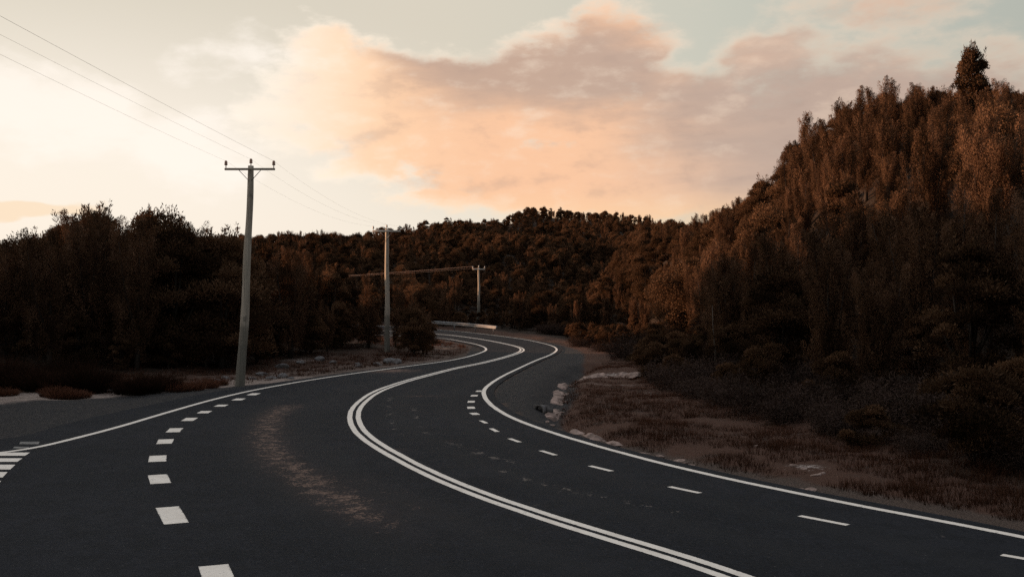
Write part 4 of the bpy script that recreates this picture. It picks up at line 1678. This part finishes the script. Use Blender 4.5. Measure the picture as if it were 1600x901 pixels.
# ------------------------------------------------------------------ guardrail
def guardrail():
    P = curve([tuple(p) for p in offset(C_RIGHT, 2.0)[::8]], 0.5, 0.5)
    # from past the visible end in the wood to the open end near the bend
    q0 = ground_at(797, 521)
    i1 = int(np.argmin((P[:, 0] - q0[0]) ** 2 + (P[:, 1] - q0[1]) ** 2))
    Q = P[i1:]
    Q = Q[Q[:, 0] > -10.5]
    n = len(Q)
    root = empty('guardrail', (Q[0][0], Q[0][1], gz(*Q[0])))
    o3 = np.array(root.location)
    prof = [(0.0, 0.16), (-0.045, 0.13), (-0.045, 0.06), (0.0, 0.02), (0.0, -0.02), (-0.045, -0.06), (-0.045, -0.13), (0.0, -0.16), (0.012, -0.16), (0.012, 0.16)]
    m = len(prof)
    T = np.gradient(Q, axis=0)
    T /= np.linalg.norm(T, axis=1)[:, None]
    N = np.stack([T[:, 1], -T[:, 0]], 1)
    V = []
    for i in range(n):
        z = float(G(Q[i][0], Q[i][1])) + 0.62
        for (a, c) in prof:
            V.append((Q[i][0] + N[i][0] * a - o3[0], Q[i][1] + N[i][1] * a - o3[1], z + c - o3[2]))
    F4 = [(i * m + k, i * m + (k + 1) % m, (i + 1) * m + (k + 1) % m, (i + 1) * m + k) for i in range(n - 1) for k in range(m)]
    link('rail', mesh_np('rail', np.array(V), np.array(F4), M_STEEL), root)
    for i in range(1, n, 5):
        x, y = Q[i] + N[i] * 0.10
        z = float(G(x, y))
        v = box_np((x - o3[0], y - o3[1], z + 0.25 - o3[2]), (0.10, 0.13, 1.0))
        link('post', mesh_np('post', v[0], v[1], M_STEEL), root)
    # rounded terminal
    x, y = Q[0]
    V, Qd, T3 = tube_np([(0.0, -0.02, 0.46 + float(G(x, y)) - o3[2]), (0.0, -0.02, 0.78 + float(G(x, y)) - o3[2])], [0.09, 0.09], 12)
    link('end_terminal', mesh_np('end_terminal', V, [Qd, T3], M_STEEL, True), root)
    tag(root, 'grey steel guardrail along the outside of the far bend', 'guardrail')


guardrail()


# ------------------------------------------------------------------ bare saplings
def sapling(px, row_base, row_top, depth, label, lean=0.0):
    x = (px - 800) / F * depth
    z = gz(x, depth)
    h = (YH - row_top) * depth / F + CAMH - z
    r = empty('bare_sapling', (x, depth, z))
    parts = [tube_np([(0, 0, -0.2), (0.03, 0, h * 0.35), (-0.02 + lean * 0.5, 0, h * 0.7), (lean, 0, h)], [0.030, 0.024, 0.018, 0.008], 6)]
    V, Fc = merge(parts)
    link('stem', mesh_np('stem', V, Fc, M_DULLBARK, True), r)
    tag(r, label, 'sapling')


sapling(1116, 560, 476, 41.0, 'thin pale bare sapling standing at the foot of the steep bank', -0.08)
if False:
    sapling(24, 575, 500, 44.5, 'thin pale bare sapling in front of the dark wood, above the rushes', 0.05)


# ------------------------------------------------------------------ sky and sun
SUN_AZ = -78.0      # degrees from the view axis, to the left
SUN_EL = 6.4
sd = bpy.data.lights.new('sun', 'SUN')
sd.energy = 5.0
sd.angle = R(0.6)
sd.color = (1.0, 0.57, 0.34)
sun = bpy.data.objects.new('sun', sd)
COL.objects.link(sun)
to_sun = Vector((math.sin(R(SUN_AZ)) * math.cos(R(SUN_EL)), math.cos(R(SUN_AZ)) * math.cos(R(SUN_EL)), math.sin(R(SUN_EL))))
sun.rotation_euler = (-to_sun).to_track_quat('-Z', 'Y').to_euler()
sun.location = (-60, 20, 40)

W = bpy.data.worlds.new('World')
SC.world = W
W.use_nodes = True
nt = W.node_tree
for n in list(nt.nodes):
    nt.nodes.remove(n)
b = NB(nt)
out = b.n('ShaderNodeOutputWorld')
bg = b.n('ShaderNodeBackground')
bg.inputs[1].default_value = 0.1
nt.links.new(bg.outputs[0], out.inputs[0])
sky = b.n('ShaderNodeTexSky')
sky.sky_type = 'NISHITA'
sky.sun_disc = False
sky.sun_elevation = R(SUN_EL)
sky.sun_rotation = R(SUN_AZ)
sky.air_density = 1.2
sky.dust_density = 3.0
sky.ozone_density = 1.0
tc = b.n('ShaderNodeTexCoord').outputs['Generated']
sep = b.n('ShaderNodeSeparateXYZ')
b.put(sep.inputs[0], tc)
dx, dy, dz = sep.outputs
az = b.mul(b.m('ARCTAN2', dx, dy), 57.29578)
el = b.mul(b.m('ARCSINE', b.m('MINIMUM', b.m('MAXIMUM', dz, -1.0), 1.0)), 57.29578)
# everything about the clouds is laid out on the sky dome: azimuth and elevation in degrees
cmb = b.n('ShaderNodeCombineXYZ')
b.put(cmb.inputs[0], az)
b.put(cmb.inputs[1], b.mul(el, 2.1))
dome = cmb.outputs[0]


def dn(scale, detail, rough, off):
    mp = b.n('ShaderNodeMapping')
    b.put(mp.inputs[0], dome)
    mp.inputs['Location'].default_value = off
    return b.noise(mp.outputs[0], scale, detail, rough)


w1 = b.sub(dn(0.13, 3, 0.5, (3, 7, 1)), 0.5)
w2 = b.sub(dn(0.13, 3, 0.5, (13, -7, 4)), 0.5)
fine = b.sub(dn(0.30, 7, 0.58, (5, 1, 9)), 0.5)
wisp = b.sub(dn(0.9, 5, 0.6, (1, 4, 2)), 0.5)
qa = b.add(az, b.mul(w1, 7.0))
qe = b.add(el, b.mul(w2, 4.0))


def deg(px, py):
    a = math.atan((px - 800) / F)
    return math.degrees(a), math.degrees(math.atan((YH - py) / F * math.cos(a)))


def blob(px, py, rx, ry, amp=1.0):
    ca, ce = deg(px, py)
    u = b.mul(b.sub(qa, ca), 27.15 / rx)
    v = b.mul(b.sub(qe, ce), 27.15 / ry)
    r2 = b.add(b.mul(u, u), b.mul(v, v))
    return b.mul(b.m('MAXIMUM', b.sub(1.0, r2), -1.0), amp)


def smax(L, k=0.25):
    r = L[0]
    for x in L[1:]:
        r = b.m('SMOOTH_MAX', r, x, k)
    return r


main = smax([blob(770, 112, 150, 58, 0.8), blob(545, 150, 165, 95), blob(700, 180, 230, 120), blob(880, 150, 200, 112), blob(962, 70, 95, 62, 0.9), blob(495, 75, 85, 44, 0.8), blob(1010, 272, 430, 88),
             blob(1130, 200, 300, 95), blob(1360, 190, 310, 115), blob(1212, 100, 92, 62, 0.9), blob(1400, 5, 150, 36, 0.5)], 0.35)
streaky = b.sub(b.noise(b.mapping(dome, (0.35, 1.0, 1.0)), 0.22, 5, 0.55), 0.5)
mv = smax([blob(850, 112, 270, 85), blob(1350, 175, 380, 160, 0.9)], 0.3)
fine2 = b.sub(dn(0.30, 5, 0.58, (5 + 1.0, 1 - 1.3, 9)), 0.5)
relief = b.sub(fine, fine2)
dens = b.add(main, b.add(b.mul(fine, 1.7), b.mul(wisp, 0.55)))
left = smax([blob(60, 170, 190, 80), blob(300, 235, 140, 80), blob(360, 80, 110, 45, 0.6)])
densl = b.add(left, b.add(b.mul(fine, 1.8), b.mul(wisp, 0.3)))
# other broken cloud all round the dome
gen = b.add(b.mul(b.sub(dn(0.05, 6, 0.55, (40, 3, 0)), 0.5), 5.0), -0.3)
away = b.ss(24.0, 40.0, b.m('ABSOLUTE', b.add(az, 1.0)))
high = b.ss(19.0, 30.0, el)
gmask = b.m('MAXIMUM', away, high)
a_main = b.ss(b.ss(0.0, 18.0, az, -0.12, -0.40), b.ss(0.0, 18.0, az, 0.50, 0.90), dens)
thick = b.ss(0.02, 0.62, b.add(main, b.add(b.mul(fine, 1.3), b.mul(wisp, 0.3))))
a_left = b.ss(0.0, 0.9, densl)
a_gen = b.mul(b.ss(0.0, 0.8, gen), gmask)
K = 7.07


def rgb(r, g, bb):
    return (r * K, g * K, bb * K)


# clear sky: thin bright haze over the Nishita sky
veil = b.mix(b.ss(-8.0, 22.0, az), rgb(0.80, 0.72, 0.59), rgb(0.63, 0.64, 0.55))
veil = b.mix(b.ss(20.0, 60.0, el), veil, rgb(0.98, 1.02, 1.12))
# glow of the low sun behind the left-hand wood
ga, ge = deg(120, 300)
gd = b.m('SQRT', b.add(b.mul(b.m('POWER', b.mul(b.sub(az, ga), 1 / 26.0), 2.0), 1.0), b.m('POWER', b.mul(b.sub(el, ge), 1 / 10.0), 2.0)))
glow = b.ss(1.25, 0.15, gd)
low = b.ss(9.0, 1.0, el)
clear = b.mix(b.mul(low, b.ss(14, -2, az)), veil, rgb(1.06, 0.95, 0.81))
clear = b.mix(glow, clear, rgb(1.09, 0.98, 0.86))
back = b.mul(b.ss(45.0, 110.0, b.m('ABSOLUTE', b.add(az, 40.0))), b.ss(85.0, 40.0, el))
clear = b.mix(b.mul(back, 0.8), clear, rgb(0.10, 0.115, 0.14))
base = b.mix(0.85, sky.outputs[0], clear)

# cloud colours: bright thin rims, peach body low and towards the sun, mauve high and away
mauve = b.mix(b.ss(-4.0, 18.0, az), rgb(0.58, 0.40, 0.305), rgb(0.53, 0.395, 0.325))
peach = b.mix(b.ss(-14.0, 0.0, az), rgb(1.07, 0.74, 0.48), rgb(0.98, 0.585, 0.365))
peach = b.mix(b.ss(2.0, 16.0, az), peach, rgb(0.74, 0.51, 0.38))
up = b.ss(-0.25, 0.85, b.add(mv, b.mul(streaky, 1.6)))
body = b.mix(up, peach, mauve)
rim = b.mix(b.ss(-14.0, 22.0, az), rgb(1.08, 0.95, 0.78), rgb(0.88, 0.68, 0.52))
ccol = b.mix(thick, rim, body)
ccol = b.mix(b.ss(0.0, 0.30, relief, 0.0, 0.34), ccol, rim)
ccol = b.mix(b.ss(0.0, -0.25, relief, 0.0, 0.30), ccol, rgb(0.42, 0.30, 0.25))
ccol = b.mix(b.mul(b.ss(-6.5, -15.5, az), 0.9), ccol, rgb(1.02, 0.92, 0.79))
horiz = b.ss(7.5, 4.0, el)
ccol = b.mix(b.mul(horiz, 0.85), ccol, rgb(1.03, 0.69, 0.40))
c1 = b.mix(b.mul(a_main, 0.97), base, ccol)
c1 = b.mix(b.mul(a_left, 0.85), c1, rgb(1.05, 0.96, 0.86))
streak = b.mul(b.ss(0.0, 0.6, b.add(blob(40, 322, 120, 16), b.mul(wisp, 0.8))), 0.7)
c1 = b.mix(streak, c1, rgb(0.98, 0.74, 0.50))
c1 = b.mix(b.mul(a_gen, 0.6), c1, b.mix(back, rgb(0.72, 0.58, 0.48), rgb(0.12, 0.11, 0.12)))
below = b.ss(0.0, -3.0, el)
c1 = b.mix(below, c1, rgb(0.10, 0.08, 0.07))
nt.links.new(c1, bg.inputs[0])

# ------------------------------------------------------------------ render settings
SC.view_settings.view_transform = 'Standard'
SC.view_settings.look = 'None'
SC.view_settings.exposure = 0.5
SC.view_settings.gamma = 1.0
SC.cycles.max_bounces = 5
SC.cycles.diffuse_bounces = 3
SC.cycles.glossy_bounces = 2
SC.cycles.transmission_bounces = 3
SC.cycles.use_denoising = False
SC.cycles.sample_clamp_indirect = 4.0
SC.render.engine = 'CYCLES'
SC.render.resolution_x = 1024
SC.render.resolution_y = 576
